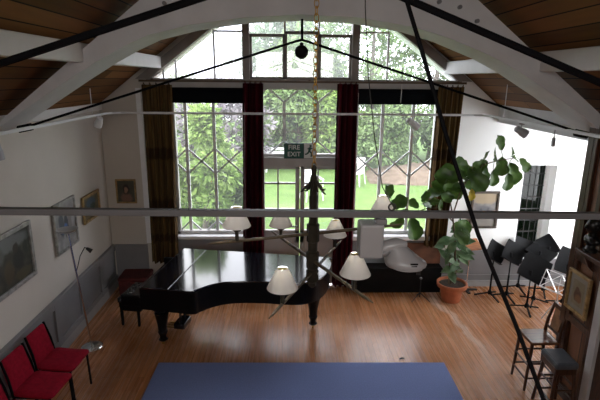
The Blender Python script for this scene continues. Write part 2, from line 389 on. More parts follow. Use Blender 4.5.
# alcove
mb = MB().bb(XR+.16, AX+.1, AY-.12, AY, 0, 2.95)
struct('wall_alcove_near', mb, M['white'])
mb = MB()
mb.bb(AX, AX+.12, AY, D+.3, 0, .9); mb.bb(AX, AX+.12, AY, D+.3, 2.35, 2.95); mb.bb(AX, AX+.12, AY, 5.0, .9, 2.35); mb.bb(AX, AX+.12, 6.6, D+.3, .9, 2.35)
struct('wall_alcove_right', mb, M['white'])
w = sroot('window_6')
mb = MB()
for y in (5.0, 5.53, 6.06, 6.58): mb.bb(AX+.03, AX+.08, y, y+.04, .9, 2.35)
mb.bb(AX+.03, AX+.08, 5.0, 6.6, 1.6, 1.64); mb.bb(AX+.03, AX+.08, 5.0, 6.6, .9, .94); mb.bb(AX+.03, AX+.08, 5.0, 6.6, 2.31, 2.35)
mb.build('window_frame', M['bar'], w)
MB().bb(AX+.05, AX+.055, 5.0, 6.6, .9, 2.35).build('pane', M['glass'], w)
struct('ceiling_alcove', MB().bb(XR+.0, AX+.1, AY-.12, D+.3, 2.88, 2.96), M['white'])
# wall plate over the alcove opening and along the left wall
struct('trim_1', MB().bb(XR-.04, XR+.14, AY-.1, D, 2.60, 2.86), M['truss'], bevel=.008)
struct('trim_2', MB().bb(XL-.05, XL+.05, YB, D, 2.74, 2.84), M['purlin'], bevel=.008)

# end wall with its openings
mb = MB()
mb.prism([(XL-.14,0),(-1.70,0),(-1.70,3.17),(-1.95,3.17),(CX,4.82),(CX,RIDGE+.1),(XL-.14,2.80)], D, D+.3, 'y')
struct('wall_end', mb, M['wall'])
mb = MB()
mb.prism([(2.22,0),(3.56,0),(3.56,1.96),(4.08,1.96),(4.08,0),(AX+.1,0),(AX+.1,2.95),(XR,2.95),(XR,2.80),(CX,RIDGE+.1),(CX,4.82),(2.44,3.17),(2.22,3.17)], D, D+.3, 'y')
mb.bb(3.56, 4.08, D, D+.3, 0, .45)
struct('wall_end_right', mb, M['white'])
mb = MB().bb(-1.70, -.46, D, D+.22, 0, .84); mb.bb(.82, 2.22, D, D+.22, 0, .84)
struct('wall_below_windows', mb, M['wains'])
mb = MB().bb(-.64, -.44, D-.02, D+.22, 0, 3.05); mb.bb(.80, 1.0, D-.02, D+.22, 0, 3.05)
struct('trim_3', mb, M['joinery'], 'window posts behind the red curtains')
mb = MB().bb(-1.74, 2.26, D-.04, D+.2, 3.065, 3.16)
mb.bb(-1.74, 2.26, D-.055, D-.03, 3.05, 3.07)
struct('trim_4', mb, M['joinery'], 'long grey window head beam', bevel=.006)
MBs = MB().bb(-2.0, 2.48, D-.05, D+.05, 3.14, 3.19)
struct('trim_5', MBs, M['taupe'])
# casing edge beside the left gold curtain, whitened to look lit by the window
struct('trim_6', MB().bb(-2.16, -2.09, D-.06, D, .74, 3.05), M['sill'])
# gable frame boards
mb = MB()
for sg in (-1, 1):
    x0 = -1.955 if sg < 0 else 2.40
    mb.prism([(x0, 3.175), (x0+(-.19 if sg<0 else .19), 3.175), (CX, 4.98), (CX, 4.82)] if sg<0 else [(2.43,3.175),(CX,4.82),(CX,4.98),(2.62,3.175)], D-.08, D, 'y')
struct('trim_7', mb, M['taupe'], 'sloping gable window frame boards')
# roof
def roofpiece(mb, side, s0, s1, y0, y1, th=.07):
    ex = XL-.2 if side < 0 else XR+.2
    ez = roofz(ex)
    def P(s): return Vv((ex+(CX-ex)*s, 0, ez+(RIDGE-ez)*s))
    a, b = P(s0), P(s1); up = Vv((0,0,th))
    q = [Vv((p.x,y,p.z)) for p, y in ((a,y0),(b,y0),(b,y1),(a,y1))]
    mb.hexa(q+[p+up for p in q])
mb = MB(); roofpiece(mb, -1, 0, 1, YB, D+.3)
struct('ceiling', mb, M['boards'])
mb = MB(); roofpiece(mb, 1, 0, 1, YB, D+.3)
struct('ceiling_right', mb, M['boards'])
w = sroot('added_gallery_window', 'invented window behind the gallery, added to carry the fill light')  # unseen window, made up as a source for the gallery fill
mb = MB(); mb.bb(CX-1.35,CX+1.35,YB,YB+.06,2.94,3.0); mb.bb(CX-1.35,CX+1.35,YB,YB+.06,4.1,4.16)
for k in range(5): mb.bb(CX-1.35+k*.66,CX-1.29+k*.66,YB,YB+.06,2.94,4.16)
mb.build('window_frame', M['bar'], w)
MB().bb(CX-1.3,CX+1.3,YB+.01,YB+.02,3.0,4.1).build('pane', M['glass'], w)
# purlins
mb = MB()
mb.beam((-1.83, YB, 3.40), (-1.83, D, 3.40), .13, .16); struct('trim_8', mb, M['purlin'], 'white purlin under the left roof slope', bevel=.01)
mb = MB(); mb.beam((2.29, YB, 3.36), (2.29, D, 3.36), .13, .17); struct('trim_9', mb, M['purlin'], 'white purlin under the right roof slope', bevel=.01)

# roof trusses
def truss(y0, y1, label, brace=True):
    t = sroot('roof_truss', label)
    ym = (y0+y1)/2
    arc = [(-2.71,2.66),(-2.502,2.80),(-2.226,2.975),(-1.918,3.168),(-1.659,3.323),(-1.42,3.45),(-1.212,3.543),(-.839,3.635),(-.364,3.70),(.109,3.728),(.585,3.712),(1.069,3.640),(1.394,3.551),(1.79,3.401),(2.048,3.275),(2.448,3.04),(2.9,2.745),(3.12,2.60)]
    outer = [(3.12,2.78),(2.5,roofz(2.5)-.03),(1.1,roofz(1.1)-.03),(.95,4.18),(-.55,4.18),(-.7,roofz(-.7)-.03),(-2.1,roofz(-2.1)-.03),(-2.71,2.78)]
    mb = MB()
    # split into quads so the concave outline stays clean
    n = len(arc)
    def top(x):
        if -.7 <= x <= 1.1: return 4.18
        return roofz(x)-.13
    xs = sorted(set([p[0] for p in arc]+[-.7, 1.1]))
    def low(x):
        for a, b in zip(arc, arc[1:]):
            if a[0] <= x <= b[0]: return a[1]+(b[1]-a[1])*(x-a[0])/(b[0]-a[0]+1e-9)
    poly = [(x, low(x)) for x in xs]+[(x, top(x)) for x in reversed(xs)]
    poly = [p for p in poly]
    for a, b in (zip(xs, xs[1:]) if brace else ()):
        mb.hexa([(a,y0,low(a)),(b,y0,low(b)),(b,y1,low(b)),(a,y1,low(a)),(a,y0,top(a)),(b,y0,top(b)),(b,y1,top(b)),(a,y1,top(a))])
    o = mb.build('arched_brace' if brace else 'brace', M['truss'], t, smooth=False)
    bm_ = bmesh.new(); bm_.from_mesh(o.data); bmesh.ops.remove_doubles(bm_, verts=bm_.verts, dist=.0005)
    seen = {}
    for f in bm_.faces: seen.setdefault(tuple(sorted(v.index for v in f.verts)), []).append(f)
    bmesh.ops.delete(bm_, geom=[f for g in seen.values() if len(g) > 1 for f in g], context='FACES_ONLY')
    bm_.to_mesh(o.data); bm_.free()
    if not brace: bpy.data.objects.remove(o)
    # front laminate lines and rafters
    if not brace:
        for xa, xb in ((-2.66, CX-.02), (3.07, CX+.02)):
            MB().beam((xa, ym, roofz(xa)-.16), (xb, ym, roofz(xb)-.16), .2, .2).build('principal_rafter', M['truss'], t, bevel=.006)
    MB().bb(CX-.1, CX+.1, y0-.04, y1+.04, 4.14, RIDGE-.05).build('king_post', M['truss'], t, bevel=.006)
    mb = MB()
    for x, z in ((1.28,3.84),(1.46,3.80),(1.62,3.69),(-.86,3.84),(-1.04,3.80),(-1.2,3.70)):
        if brace: MB().cyl((x,y0-.03,z),(x,y0+.005,z),.018,n=8).build('bolt', M['fitdark'], t)
    r = .0115
    mb = MB().tube([(-2.64,ym,2.68),(.06,ym,3.525),(.123,ym,3.54),(.19,ym,3.522),(3.05,ym,2.645)] if brace else [(-2.64,ym,2.68),(.05,ym,3.525),(.123,ym,3.53),(.20,ym,3.49),(3.08,ym,2.40)], r, 8)
    tr = mb.build('tie_rod', M['iron'], t, smooth=True)
    mb = MB().cyl((.123,ym,3.53),(.123,ym,3.72),.012); mb.build('king_rod', M['iron'], t, smooth=True)
    for x, z, dx in ((-2.47,2.735,.06),(2.84,2.71,-.06)) if brace else ():
        mb = MB().cyl((x-dx,ym,z-.02),(x+dx,ym,z+.005),.036,.036,10); mb.build('rod_end', M['iron'], t, smooth=True)
    return t
truss(4.27, 4.74, 'grey arched roof truss nearest the big window')
truss(1.36, 1.64, 'grey arched roof truss above the gallery front', False)
# extra black ball on the far truss: a hanging globe
o = MB().ball((0,0,0), .062, 20, 12); o.lathe([(.012,.05),(.02,.075),(.006,.085)], n=10)
g = o.build('black_globe', M['matblack'], smooth=True, loc=(.12, 4.505, 3.435)); tag(g, 'round black globe hanging below the peak of the iron tie rod', 'globe')

# wainscot, left wall and end wall
mb = MB().bb(XL, XL+.022, 1.0, D, .12, .66)
mb.bb(XL, XL+.05, 1.0, D, .66, .70)
for k in range(9):
    y = 1.0+k*.66; mb.bb(XL+.02, XL+.045, y, y+.09, .12, .66)
mb.bb(XL+.02, XL+.043, 1.0, D, .60, .66); mb.bb(XL+.02, XL+.043, 1.0, D, .12, .2)
struct('trim_10', mb, M['wains'], 'grey wainscot along the left wall', bevel=.004)
struct('baseboard_left', MB().bb(XL, XL+.045, 1.0, D, 0, .13), M['skirt'], bevel=.006)
mb = MB().bb(XL+.05, -2.17, D-.03, D, 0, .66); mb.bb(XL+.05, -2.17, D-.05, D, .66, .70)
struct('trim_11', mb, M['wains'])
mb = MB().bb(2.24, 3.50, D-.03, D, 0, .60); mb.bb(2.24, AX, D-.045, D, .17, .20); mb.bb(3.5, AX, D-.03, D, 0, .45)
struct('trim_12', mb, M['wains'], 'grey dado in the alcove')
struct('baseboard_right', MB().bb(2.24, AX, D-.05, D, 0, .1), M['skirt'])

# windows --------------------------------------------------------
def bars(mb, segs, y, w=.03, d=.03):
    for (x0,z0),(x1,z1) in segs: mb.beam((x0,y,z0),(x1,y,z1), d, w, up=(0,1,0) if False else Vv((z1-z0,0,-(x1-x0))).normalized())
def window(name, x0, x1, z0, z1, segs_thick, segs_thin, glass='glass', label=None, fw=.05):
    w = sroot(name, label)
    mb = MB().bb(x0, x0+fw, D+.02, D+.12, z0, z1); mb.bb(x1-fw, x1, D+.02, D+.12, z0, z1); mb.bb(x0, x1, D+.02, D+.12, z0, z0+fw); mb.bb(x0, x1, D+.02, D+.12, z1-fw, z1)
    mb.build('window_frame', M['joinery'], w, bevel=.005)
    mb = MB(); bars(mb, segs_thick, D+.07, .042, .04); bars(mb, segs_thin, D+.075, .024, .02)
    mb.build('glazing_bars', M['bar'], w)
    MB().bb(x0, x1, D+.085, D+.09, z0, z1).build('pane', M[glass], w)
    return w
def hexpat(xs, rows, zlo, zhi, x0, x1):
    """uprights with a zigzag crossing in each row"""
    thin = []; p = xs[1]-xs[0]
    for za, zb in rows:
        x = xs[0]-p
        while x < x1:
            for (a,za_),(b,zb_) in (((x,za),(x+p,zb)), ((x,zb),(x+p,za))):
                A, B = (a,za_), (b,zb_)
                if b <= x0 or a >= x1: continue
                if a < x0: t = (x0-a)/(b-a); A = (x0, za_+(zb_-za_)*t)
                if b > x1: t = (x1-a)/(b-a); B = (x1, za_+(zb_-za_)*t)
                thin.append((A,B))
            x += p
    return thin
rows = [(.92-.16, .92+.12), (1.80, 2.17)]
th = [((-1.50,.9),(-1.50,3.0)), ((-1.09,.9),(-1.09,3.0))]
window('window_1', -1.70, -.62, .86, 3.09, th, [s for s in hexpat([-1.50,-1.09], [(1.80,2.18),(.66,1.06)], .9, 3., -1.67, -.64) if min(s[0][1],s[1][1])>.6], label='left tall window')
th = [((1.39,.9),(1.39,3.0)), ((1.84,.9),(1.84,3.0))]
window('window_3', .98, 2.22, .86, 3.09, th, hexpat([1.39,1.84], [(1.76,2.16)], .9, 3., 1.0, 2.2), label='right tall window')
th = [((-.06,2.06),(-.06,2.84)), ((.43,2.06),(.43,2.84))]
window('window_2', -.46, .82, 2.06, 3.09, [((-.06,2.3),(-.06,2.86)), ((.43,2.3),(.43,2.86))], hexpat([-.30,-.06,.18], [(2.80,3.0)], 0, 9, -.44, .8)[:] and [((-.06,2.86),(-.30,3.07)),((-.06,2.86),(.18,3.07)),((.43,2.86),(.18,3.07)),((.43,2.86),(.68,3.07)),((-.30,3.07),(-.44,2.95)),((.68,3.07),(.8,2.97)),((-.06,2.3),(-.3,2.09)),((-.06,2.3),(.18,2.09)),((.43,2.3),(.18,2.09)),((.43,2.3),(.68,2.09)),((-.3,2.09),(-.44,2.2)),((.68,2.09),(.8,2.2))], label='fanlight above the garden door')
# sills
mb = MB().bb(-1.72, -.60, D-.10, D+.1, .81, .86); struct('trim_13', mb, M['sill'], bevel=.008)
mb = MB().bb(.96, 2.22, D-.10, D+.1, .79, .86); struct('trim_14', mb, M['sill'], bevel=.008)
# garden door
dr = sroot('door_1', 'white glazed garden door')
mb = MB().bb(-.46, .82, D-.03, D+.14, 1.93, 2.07); mb.bb(-.46, -.42, D-.02, D+.14, 0, 1.95); mb.bb(.78, .82, D-.02, D+.14, 0, 1.95)
mb.build('door_frame', M['joinery'], dr, bevel=.006)
for xa, xb in ((-.42, .175), (.185, .78)):
    mb = MB(); st = .065
    mb.bb(xa, xa+st, D+.02, D+.08, .02, 1.93); mb.bb(xb-st, xb, D+.02, D+.08, .02, 1.93); mb.bb(xa, xb, D+.02, D+.08, 1.88, 1.93); mb.bb(xa, xb, D+.02, D+.08, .72, .92); mb.bb(xa, xb, D+.02, D+.08, .02, .2)
    mb.bb(xa+st, xb-st, D+.04, D+.06, .2, .72)
    lf = mb.build('door_leaf', M['joinery'], dr, bevel=.005)
    mb = MB(); xm = (xa+xb)/2-.03; mb.bb(xm-.012, xm+.012, D+.03, D+.07, .92, 1.88); 
    for z in (1.25, 1.66): mb.bb(xa+st, xb-st, D+.03, D+.07, z-.014, z+.014)
    mb.build('glazing_bars', M['bar'], lf)
    MB().bb(xa+st, xb-st, D+.05, D+.055, .92, 1.88).build('pane', M['glass'], lf)
mb = MB().cyl((.14,D+.02,1.0),(.14,D-.05,1.0),.012); mb.beam((.14,D-.05,1.0),(.03,D-.05,1.0),.016,.02); mb.build('door_handle', M['chrome'], dr)
# gable window
g = sroot('window_4', 'gable window filling the roof end')
mb = MB()
for xa, xb in ((-.645,-.545),(.895,1.0)): mb.bb(xa, xb, D-.04, D+.14, 3.19, 4.2)
mb.bb(-.645, 1.0, D-.02, D+.1, 4.15, 4.25)
mb.build('posts', M['taupe'], g, bevel=.006)
for xa, xb, tall in ((-.545, -.05, 3.80), (-.05, .43, 3.84), (.43, .895, 3.80)):
    mb = MB(); f = .042
    mb.bb(xa, xa+f*.8, D, D+.08, 3.19, tall); mb.bb(xb-f*.8, xb, D, D+.08, 3.19, tall); mb.bb(xa, xb, D, D+.08, tall-f, tall); mb.bb(xa, xb, D, D+.08, 3.19, 3.19+f*.7)
    mb.build('sash', M['taupe'], g, bevel=.005)
mb = MB()
for x, za, zb in ((-1.78,3.19,3.30),(-1.60,3.19,3.44),(-1.05,3.19,3.85),(1.42,3.19,3.85),(-.05,3.8,4.2),(.43,3.8,4.2)): mb.bb(x-.013, x+.013, D+.05, D+.08, za, zb)
mb.bb(-1.05, -.645, D+.05, D+.08, 3.82, 3.845); mb.bb(1.0, 1.42, D+.05, D+.08, 3.82, 3.845)
mb.build('glazing_bars', M['bar'], g)
MB().prism([(-1.97,3.17),(-.60,3.17),(-.60,4.23)], D+.085, D+.09, 'y').build('pane', M['old'], g)
MB().prism([(-.60,3.17),(.95,3.17),(.95,4.28),(CX,4.84),(-.60,4.23)], D+.085, D+.09, 'y').build('pane', M['oldmid'], g)
MB().prism([(.95,3.17),(2.46,3.17),(.95,4.28)], D+.085, D+.09, 'y').build('pane', M['oldclear'], g)
# slit window
w = sroot('window_7', 'narrow leaded window in the alcove')
MB().bb(3.56, 4.08, D+.24, D+.25, .45, 1.96).build('pane', M['leaded'], w)
mb = MB()
for k in range(9): mb.bb(3.70, 4.04, D+.225, D+.24, .45+k*.19, .465+k*.19)
for x in (3.70, 3.80, 3.89, 3.98): mb.bb(x, x+.008, D+.228, D+.238, .45, 1.96)
mb.build('leading', M['lead'], w)
mb = MB().bb(3.56, 3.68, D+.2, D+.3, .45, 1.96); mb.bb(4.03, 4.08, D+.2, D+.3, .45, 1.96)
mb.build('window_frame', M['white'], w)

# ---------------------------------------------------------------- right hand panelling (a projecting chimney breast)
PX, PY = 2.88, 4.395
struct('wall_panelling', MB().bb(PX, XR+.02, 2.5, PY, 0, 2.93), M['panel'], 'dark wood panelled breast at the right')
mb = MB()
mb.bb(PX-.03, PX+.02, PY-.08, PY+.01, 0, 2.93)                    # corner post
mb.bb(PX-.03, PX, 3.9, PY-.08, 0, .14); mb.bb(PX-.03, PX, 3.9, PY-.08, 1.49, 1.57); mb.bb(PX-.03, PX, 3.9, PY-.08, .84, .91)
for y in (3.93, 4.29): mb.bb(PX-.028, PX, y-.028, y+.028, .14, 2.9)
for y in (3.66, 3.81, 3.95, 4.09): mb.bb(PX-.045, PX, y-.03, y+.03, 1.78, 2.9)
struct('trim_15', mb, M['darkwood'], 'raised framing of the dark panelling', bevel=.005)
d2 = sroot('door_2', 'side door in the panelled wall')
mb = MB().bb(PX-.06, PX, 3.77, 3.87, 0, 1.45); mb.bb(PX-.06, PX, 2.9, 3.0, 0, 1.45)
mb.build('door_frame', M['joinery'], d2, bevel=.006)
MB().bb(PX-.03, PX, 3.0, 3.77, .01, 1.45).build('door_leaf', M['darkwood'], d2)
s = MB().bb(PX-.15, PX, 3.0, 4.15, 1.635, 1.665); s.bb(PX-.11, PX, 3.0, 4.13, 1.60, 1.635)
for y in (3.2, 4.06): s.prism([(PX,1.60),(PX-.10,1.60),(PX-.05,1.50),(PX,1.45)], y, y+.03, 'y')
tag(s.build('mantel_shelf', M['darkwood'], bevel=.006), 'dark wooden shelf fixed across the panelled right wall', 'shelf')
# dark bust on the shelf
b = thing('bust', 'dark bronze bust standing on the wooden shelf at far right', 'sculpture', (2.81, 4.05, 1.665), R(-90))
MB().lathe([(.06,0),(.06,.02),(.045,.03),(.035,.06),(.05,.075)], n=14).build('plinth', M['bronzebust'], b, smooth=True)
mb = MB(); mb.ball((0,0,.11), .085, 14, 8, (1.15,.62,.6)); mb.cyl((0,0,.12),(0,-.005,.2),.04,.034); mb.ball((0,-.012,.245), .062, 14, 10, (.86,1.0,1.2)); mb.ball((0,-.075,.24), .014, 8, 6, (.8,1,1.4)); mb.ball((0,.01,.265), .066, 12, 8, (.9,.95,1.05))
for sx in (-1,1): mb.ball((sx*.055,0,.24), .016, 8, 6, (.5,.8,1.2))
mb.build('figure', M['bronzebust'], b, smooth=True)

# ---------------------------------------------------------------- pictures (local: x across, z up, front is -y)
def painting(label, loc, rz, w, h, fw, fm, canvas, mount=0., tilt=0., cat='painting'):
    t = thing('framed_picture', label, cat, loc, rot=Euler((tilt,0,rz)))
    mb = MB()
    x, z = w/2, h/2
    for (a0,a1,b0,b1) in ((-x,x,z-fw,z),(-x,x,-z,-z+fw),(-x,-x+fw,-z+fw,z-fw),(x-fw,x,-z+fw,z-fw)): mb.bb(a0,a1,-.03,0,b0,b1)
    mb.build('frame', fm, t, bevel=.006)
    MB().bb(-x+fw*.6, x-fw*.6, -.012, -.002, -z+fw*.6, z-fw*.6).build('mount' if mount else 'canvas', M['mount'] if mount else canvas, t)
    if mount:
        q = fw+mount
        MB().bb(-x+q, x-q, -.014, -.012, -z+q, z-q).build('canvas', canvas, t)
    return t
P1 = picture('figures in a dark landscape', (.022,.023,.016), (.060,.056,.040), [(.02,.17,.34,.085,(.15,.155,.155)), (-.20,.10,.12,.10,(.10,.10,.095)), (.13,-.02,.10,.12,(.014,.013,.011)), (.10,.10,.045,.05,(.03,.02,.014)), (-.05,-.10,.09,.12,(.075,.052,.026)), (.18,-.19,.16,.06,(.07,.06,.03)), (.27,.05,.05,.07,(.02,.024,.016))])
P2 = picture('figures in a pale room', (.20,.19,.19), (.32,.31,.30), [(-.10,.02,.07,.17,(.08,.085,.10)), (.02,-.02,.06,.16,(.05,.05,.06)), (.12,.03,.05,.15,(.22,.19,.18)), (.0,-.03,.05,.05,(.06,.13,.35)), (-.08,-.05,.04,.05,(.09,.16,.36))])
P3 = picture('blue landscape', (.10,.085,.055), (.18,.15,.09), [(0,.05,.17,.08,(.07,.12,.17)), (.05,.0,.09,.05,(.04,.075,.06)), (0,-.11,.2,.06,(.12,.085,.035))])
P4 = picture('portrait of a dark haired sitter', (.055,.055,.035), (.085,.08,.055), [(.0,-.10,.09,.08,(.22,.12,.08)), (.0,.03,.055,.075,(.02,.014,.012)), (.0,.02,.032,.048,(.35,.20,.13))])
P5 = picture('misty harbour at dusk', (.16,.15,.15), (.27,.25,.24), [(0,.19,.25,.10,(.36,.28,.18)), (0,-.02,.16,.09,(.13,.13,.14)), (-.06,-.03,.03,.05,(.07,.07,.08)), (.06,-.03,.025,.07,(.08,.08,.09)), (0,-.22,.25,.08,(.20,.18,.16))])
P6 = picture('brown sketch', (.20,.165,.10), (.26,.21,.13), [(0,-.02,.06,.07,(.10,.045,.02)), (.02,-.05,.05,.04,(.20,.09,.03)), (-.01,.03,.03,.03,(.12,.06,.03))])
LW = R(90)
painting('large dark figure painting, nearest on the left wall', (XL+.012, 4.33, 1.46), LW, .80, .60, .045, M['frame_silver'], P1)
painting('pale figure painting in silver grey frame on left wall, behind the standing lamp', (XL+.012, 5.49, 1.465), LW, .56, .61, .03, M['frame_silver'], P2)
painting('small blue landscape in gilt frame, last on the left wall before the corner', (XL+.012, 6.26, 1.485), LW, .55, .37, .04, M['frame_gold'], P3)
painting('small portrait of a dark haired sitter on the end wall left of the gold curtain', (-2.42, D-.012, 1.545), 0, .30, .37, .025, M['frame_gold'], P4)
painting('misty harbour painting in dark frame on the end wall behind the fig leaves', (3.02, D-.012, 1.265), 0, .43, .59, .035, M['frame_dark'], P5)
painting('brown sketch in wide gilt frame on the dark wood panelling', (PX-.035, 4.15, 1.19), R(-90), .34, .42, .033, M['frame_gold'], P6, mount=.05)

# ---------------------------------------------------------------- curtains and blinds
def curtain(label, xt0, xt1, xb0, xb1, z0, z1, m, folds, group, y=6.78, seed=1):
    rnd = random.Random(seed); t = thing('curtain', label, 'curtain', ((xt0+xt1)/2, y, 0), group=group); cx = (xt0+xt1)/2
    n = folds*8; rows_ = 14; mb = MB(); vs = []; ph = rnd.random()*6
    for side in (0, 1):
        for j in range(rows_+1):
            q = j/rows_; z = z1+(z0-z1)*q
            a = xt0+(xb0-xt0)*q; b = xt1+(xb1-xt1)*q
            for i in range(n+1):
                s = i/n; fx = s+.012*math.sin(9*s+ph+q*2)
                dy = (.032+.016*q)*math.sin(2*PI*folds*fx+ph*.3+.5*math.sin(q*3+s*5))
                vs.append((a+(b-a)*s-cx, dy+side*.006, z+.02*rnd.random()*(j==rows_)))
    w = n+1; k = (rows_+1)*w
    fs = []
    for j in range(rows_):
        for i in range(n):
            a = j*w+i; fs.append((a, a+w, a+w+1, a+1)); a += k; fs.append((a, a+1, a+w+1, a+w))
    mb.add(vs, fs); mb.build('cloth', m, t, smooth=True, fix=False)
    hd = MB()
    nn = max(4, folds)
    for i in range(nn):
        x = xt0+(xt1-xt0)*(i+.5)/nn-cx; MB().tube([(x-.012,-.01,z1-.01),(x,-.03,z1+.03),(x+.012,-.01,z1-.01)], .008, 6).build('pleat', m, t)
    return t
curtain('gold striped curtain at the left end of the window wall', -2.05, -1.62, -2.08, -1.68, .44, 3.10, M['goldcurtain'], 5, 'gold striped curtains', seed=3)
curtain('gold striped curtain at the right end of the window wall, behind the fig plant', 2.13, 2.50, 2.10, 2.44, .70, 3.10, M['goldcurtain'], 5, 'gold striped curtains', seed=5)
curtain('dark red curtain left of the garden door', -.64, -.35, -.70, -.37, .05, 3.13, M['redcurtain'], 4, 'dark red curtains', seed=7)
curtain('dark red curtain right of the garden door', .69, .99, .69, 1.0, .04, 3.13, M['redcurtain'], 4, 'dark red curtains', seed=9)
t = thing('curtain_track', 'long brown curtain track running above the windows', 'curtain track', (.2, 6.80, 3.15))
MB().bb(-2.28, 2.32, -.02, .02, -.012, .018).build('rail', M['track2'], t)
mb = MB()
for x in (-2.1,-1.0,.1,1.2,2.2): MB().bb(x-.015, x+.015, .0, .075, .018, .03).build('bracket', M['track2'], t)
def blind(label, x0, x1, za, zb):
    t = thing('roller_blind', label, 'blind', ((x0+x1)/2, D-.09, zb), group='black blinds'); w = (x1-x0)/2
    MB().bb(-w, w, -.006, .0, za-zb, 0).build('fabric', M['blind'], t)
    MB().cyl((-w,.01,.0),(w,.01,.0),.03,n=12).build('roller', M['blind'], t, smooth=True)
    MB().bb(-w, w, -.01, .006, za-zb-.02, za-zb).build('hem_bar', M['blind'], t)
    return t
blind('black blind pulled partly down over the left window', -1.64, -.62, 2.87, 3.035)
b2 = blind('black blind pulled partly down over the right window', 1.0, 2.14, 2.87, 3.035)
MB().tube([(.03,-.03,.33),(.035,-.03,.0),(.03,-.03,-.16)], .006, 6).build('pull_cord', M['palecord'], b2)

# fire exit sign
t = thing('exit_sign', 'green fire exit sign with a running figure above the garden door', 'sign', (.173, D-.06, 2.17))
MB().bb(-.235, .235, 0, .02, -.115, .115).build('plate', M['signdark'], t, bevel=.004)
MB().bb(-.228, .055, -.004, 0, -.108, .108).build('green_panel', M['signgreen'], t)
def text(s_, size, x, z, m, parent, name):
    cu = bpy.data.curves.new(name, 'FONT'); cu.body = s_; cu.size = size*S; cu.align_x = 'CENTER'; cu.align_y = 'CENTER'; cu.extrude = .002; cu.offset = .001
    tmp = bpy.data.objects.new(name, cu); C.objects.link(tmp)
    dg = bpy.context.evaluated_depsgraph_get(); me = bpy.data.meshes.new_from_object(tmp.evaluated_get(dg))
    bpy.data.objects.remove(tmp)
    me.materials.clear(); me.materials.append(m)
    o = bpy.data.objects.new(name, me); C.objects.link(o); o.parent = parent
    o.location = (x*S, -.007*S, z*S); o.rotation_euler = (R(90),0,0); return o
text('FIRE', .095, -.087, .05, M['signwhite'], t, 'lettering')
text('EXIT', .095, -.087, -.05, M['signwhite'], t, 'lettering')
MB().bb(.06, .228, -.004, 0, -.108, .108).build('pictogram_panel', M['signwhite'], t)
mb = MB(); y = -.008
mb.ball((.155,y,.075), .018, 10, 6, (1,.2,1))
for a, b, w_ in (((.15,.055),(.135,.0),.034),((.135,.0),(.17,-.03),.022),((.17,-.03),(.165,-.085),.02),((.135,.0),(.11,-.04),.022),((.11,-.04),(.075,-.05),.02),((.15,.05),(.185,.03),.016),((.15,.05),(.11,.03),.016)):
    mb.beam((a[0],y,a[1]),(b[0],y,b[1]),.004,w_,up=Vv((b[1]-a[1],0,-(b[0]-a[0]))).normalized())
mb.build('running_figure', M['signgreen'], t)

# ---------------------------------------------------------------- lighting tracks, spotlights, cables
t = thing('lighting_track', 'white lighting track running round three sides under the roof', 'light track', (0,0,2.735))
yc = 6.45
mb = MB()
pts = [(-2.40,1.7,-.0),(-2.40,yc-.16,0),(-2.35,yc-.05,0),(-2.24,yc,0),(2.54,yc,0),(2.65,yc-.05,0),(2.70,yc-.16,0),(2.70,1.7,0)]
for a, b in zip(pts, pts[1:]): mb.beam(a, b, .03, .028)
for p in pts[1:-1]: mb.cyl((p[0],p[1],-.014),(p[0],p[1],.014),.0155,n=10)
mb.build('rail', M['track'], t)
mb = MB()
for x, y in ((-2.40,5.9),(2.70,5.9)):
    MB().cyl((x,y,.014),(x,y,roofz(x)-2.735+.02),.005).build('hanger', M['track'], t)
for x in (-2.40, 2.70):
    sx = XL if x < 0 else XR
    for y in (5.1, 3.3): MB().beam((x,y,.0),(sx,y,.0),.012,.012).build('wall_bracket', M['track'], t)
t = thing('lighting_bar', 'pale grey lighting bar spanning the hall in the foreground', 'light bar', (0,1.55,2.752), rot=Euler((0,.0067,0)))
MB().bb(XL, XR, -.014, .014, -.0115, .0115).build('bar', M['barpaint'], t, bevel=.003, rot=(0,R(0.0),0))
for x in (XL+.01, XR-.01): MB().bb(x-.01, x+.01, -.04, .04, -.04, .04).build('wall_plate', M['fitting'], t)

def spot(label, loc, aim, cyl=True, m='track', ln=.13, r=.04, drop=.07, group='track spotlights'):
    t = thing('spotlight', label, 'spotlight', loc, group=group)
    mb = MB().cyl((0,0,0),(0,0,-drop),.009,n=8); mb.bb(-.03,.03,-.014,.014,-.014,.004); mb.build('stem', M[m], t)
    a = Vv(aim).normalized(); c = Vv((0,0,-drop)); q = a.to_track_quat('Z','Y').to_matrix()
    hd = MB().lathe([(.4*r,-.5*ln),(.75*r,-.42*ln),(.8*r,-.1*ln),(r,.1*ln),(r*1.05,.5*ln),(r*.9,.5*ln),(r*.8,.2*ln)], c, 16, True, q).build('head', M[m], t, smooth=True)
    MB().lathe([(r*.88,.33*ln),(.001,.36*ln)], c, 16, False, q).build('lens', M['fitdark'], hd)
    return t
spot('white spotlight on the left track beside the end wall corner', (-2.40, 6.08, 2.718), (-.35,.3,-.6), ln=.14, r=.05)
spot('half seen spotlight on the left track at the picture edge', (-2.40, 3.90, 2.718), (.0,.1,-.9), ln=.18, r=.05, drop=.10, m='fitting')
spot('white spotlight hanging before the right window', (1.70, 6.45, 2.718), (.5,.2,-.4), ln=.2, r=.055, drop=.10)
spot('grey spotlight on the right track before the bright alcove wall', (2.70, 5.42, 2.718), (.6,-.1,-.35), ln=.15, r=.05, m='fitting', drop=.09)
t = thing('track_connector', 'small grey box dangling from the right track before the alcove', 'light fitting', (2.70, 4.72, 2.718))
MB().cyl((0,0,.015),(0,0,-.09),.006).build('stem', M['fitting'], t)
MB().bb(-.015,.015,-.015,.015,-.17,-.08).build('box', M['fitting'], t, bevel=.004)

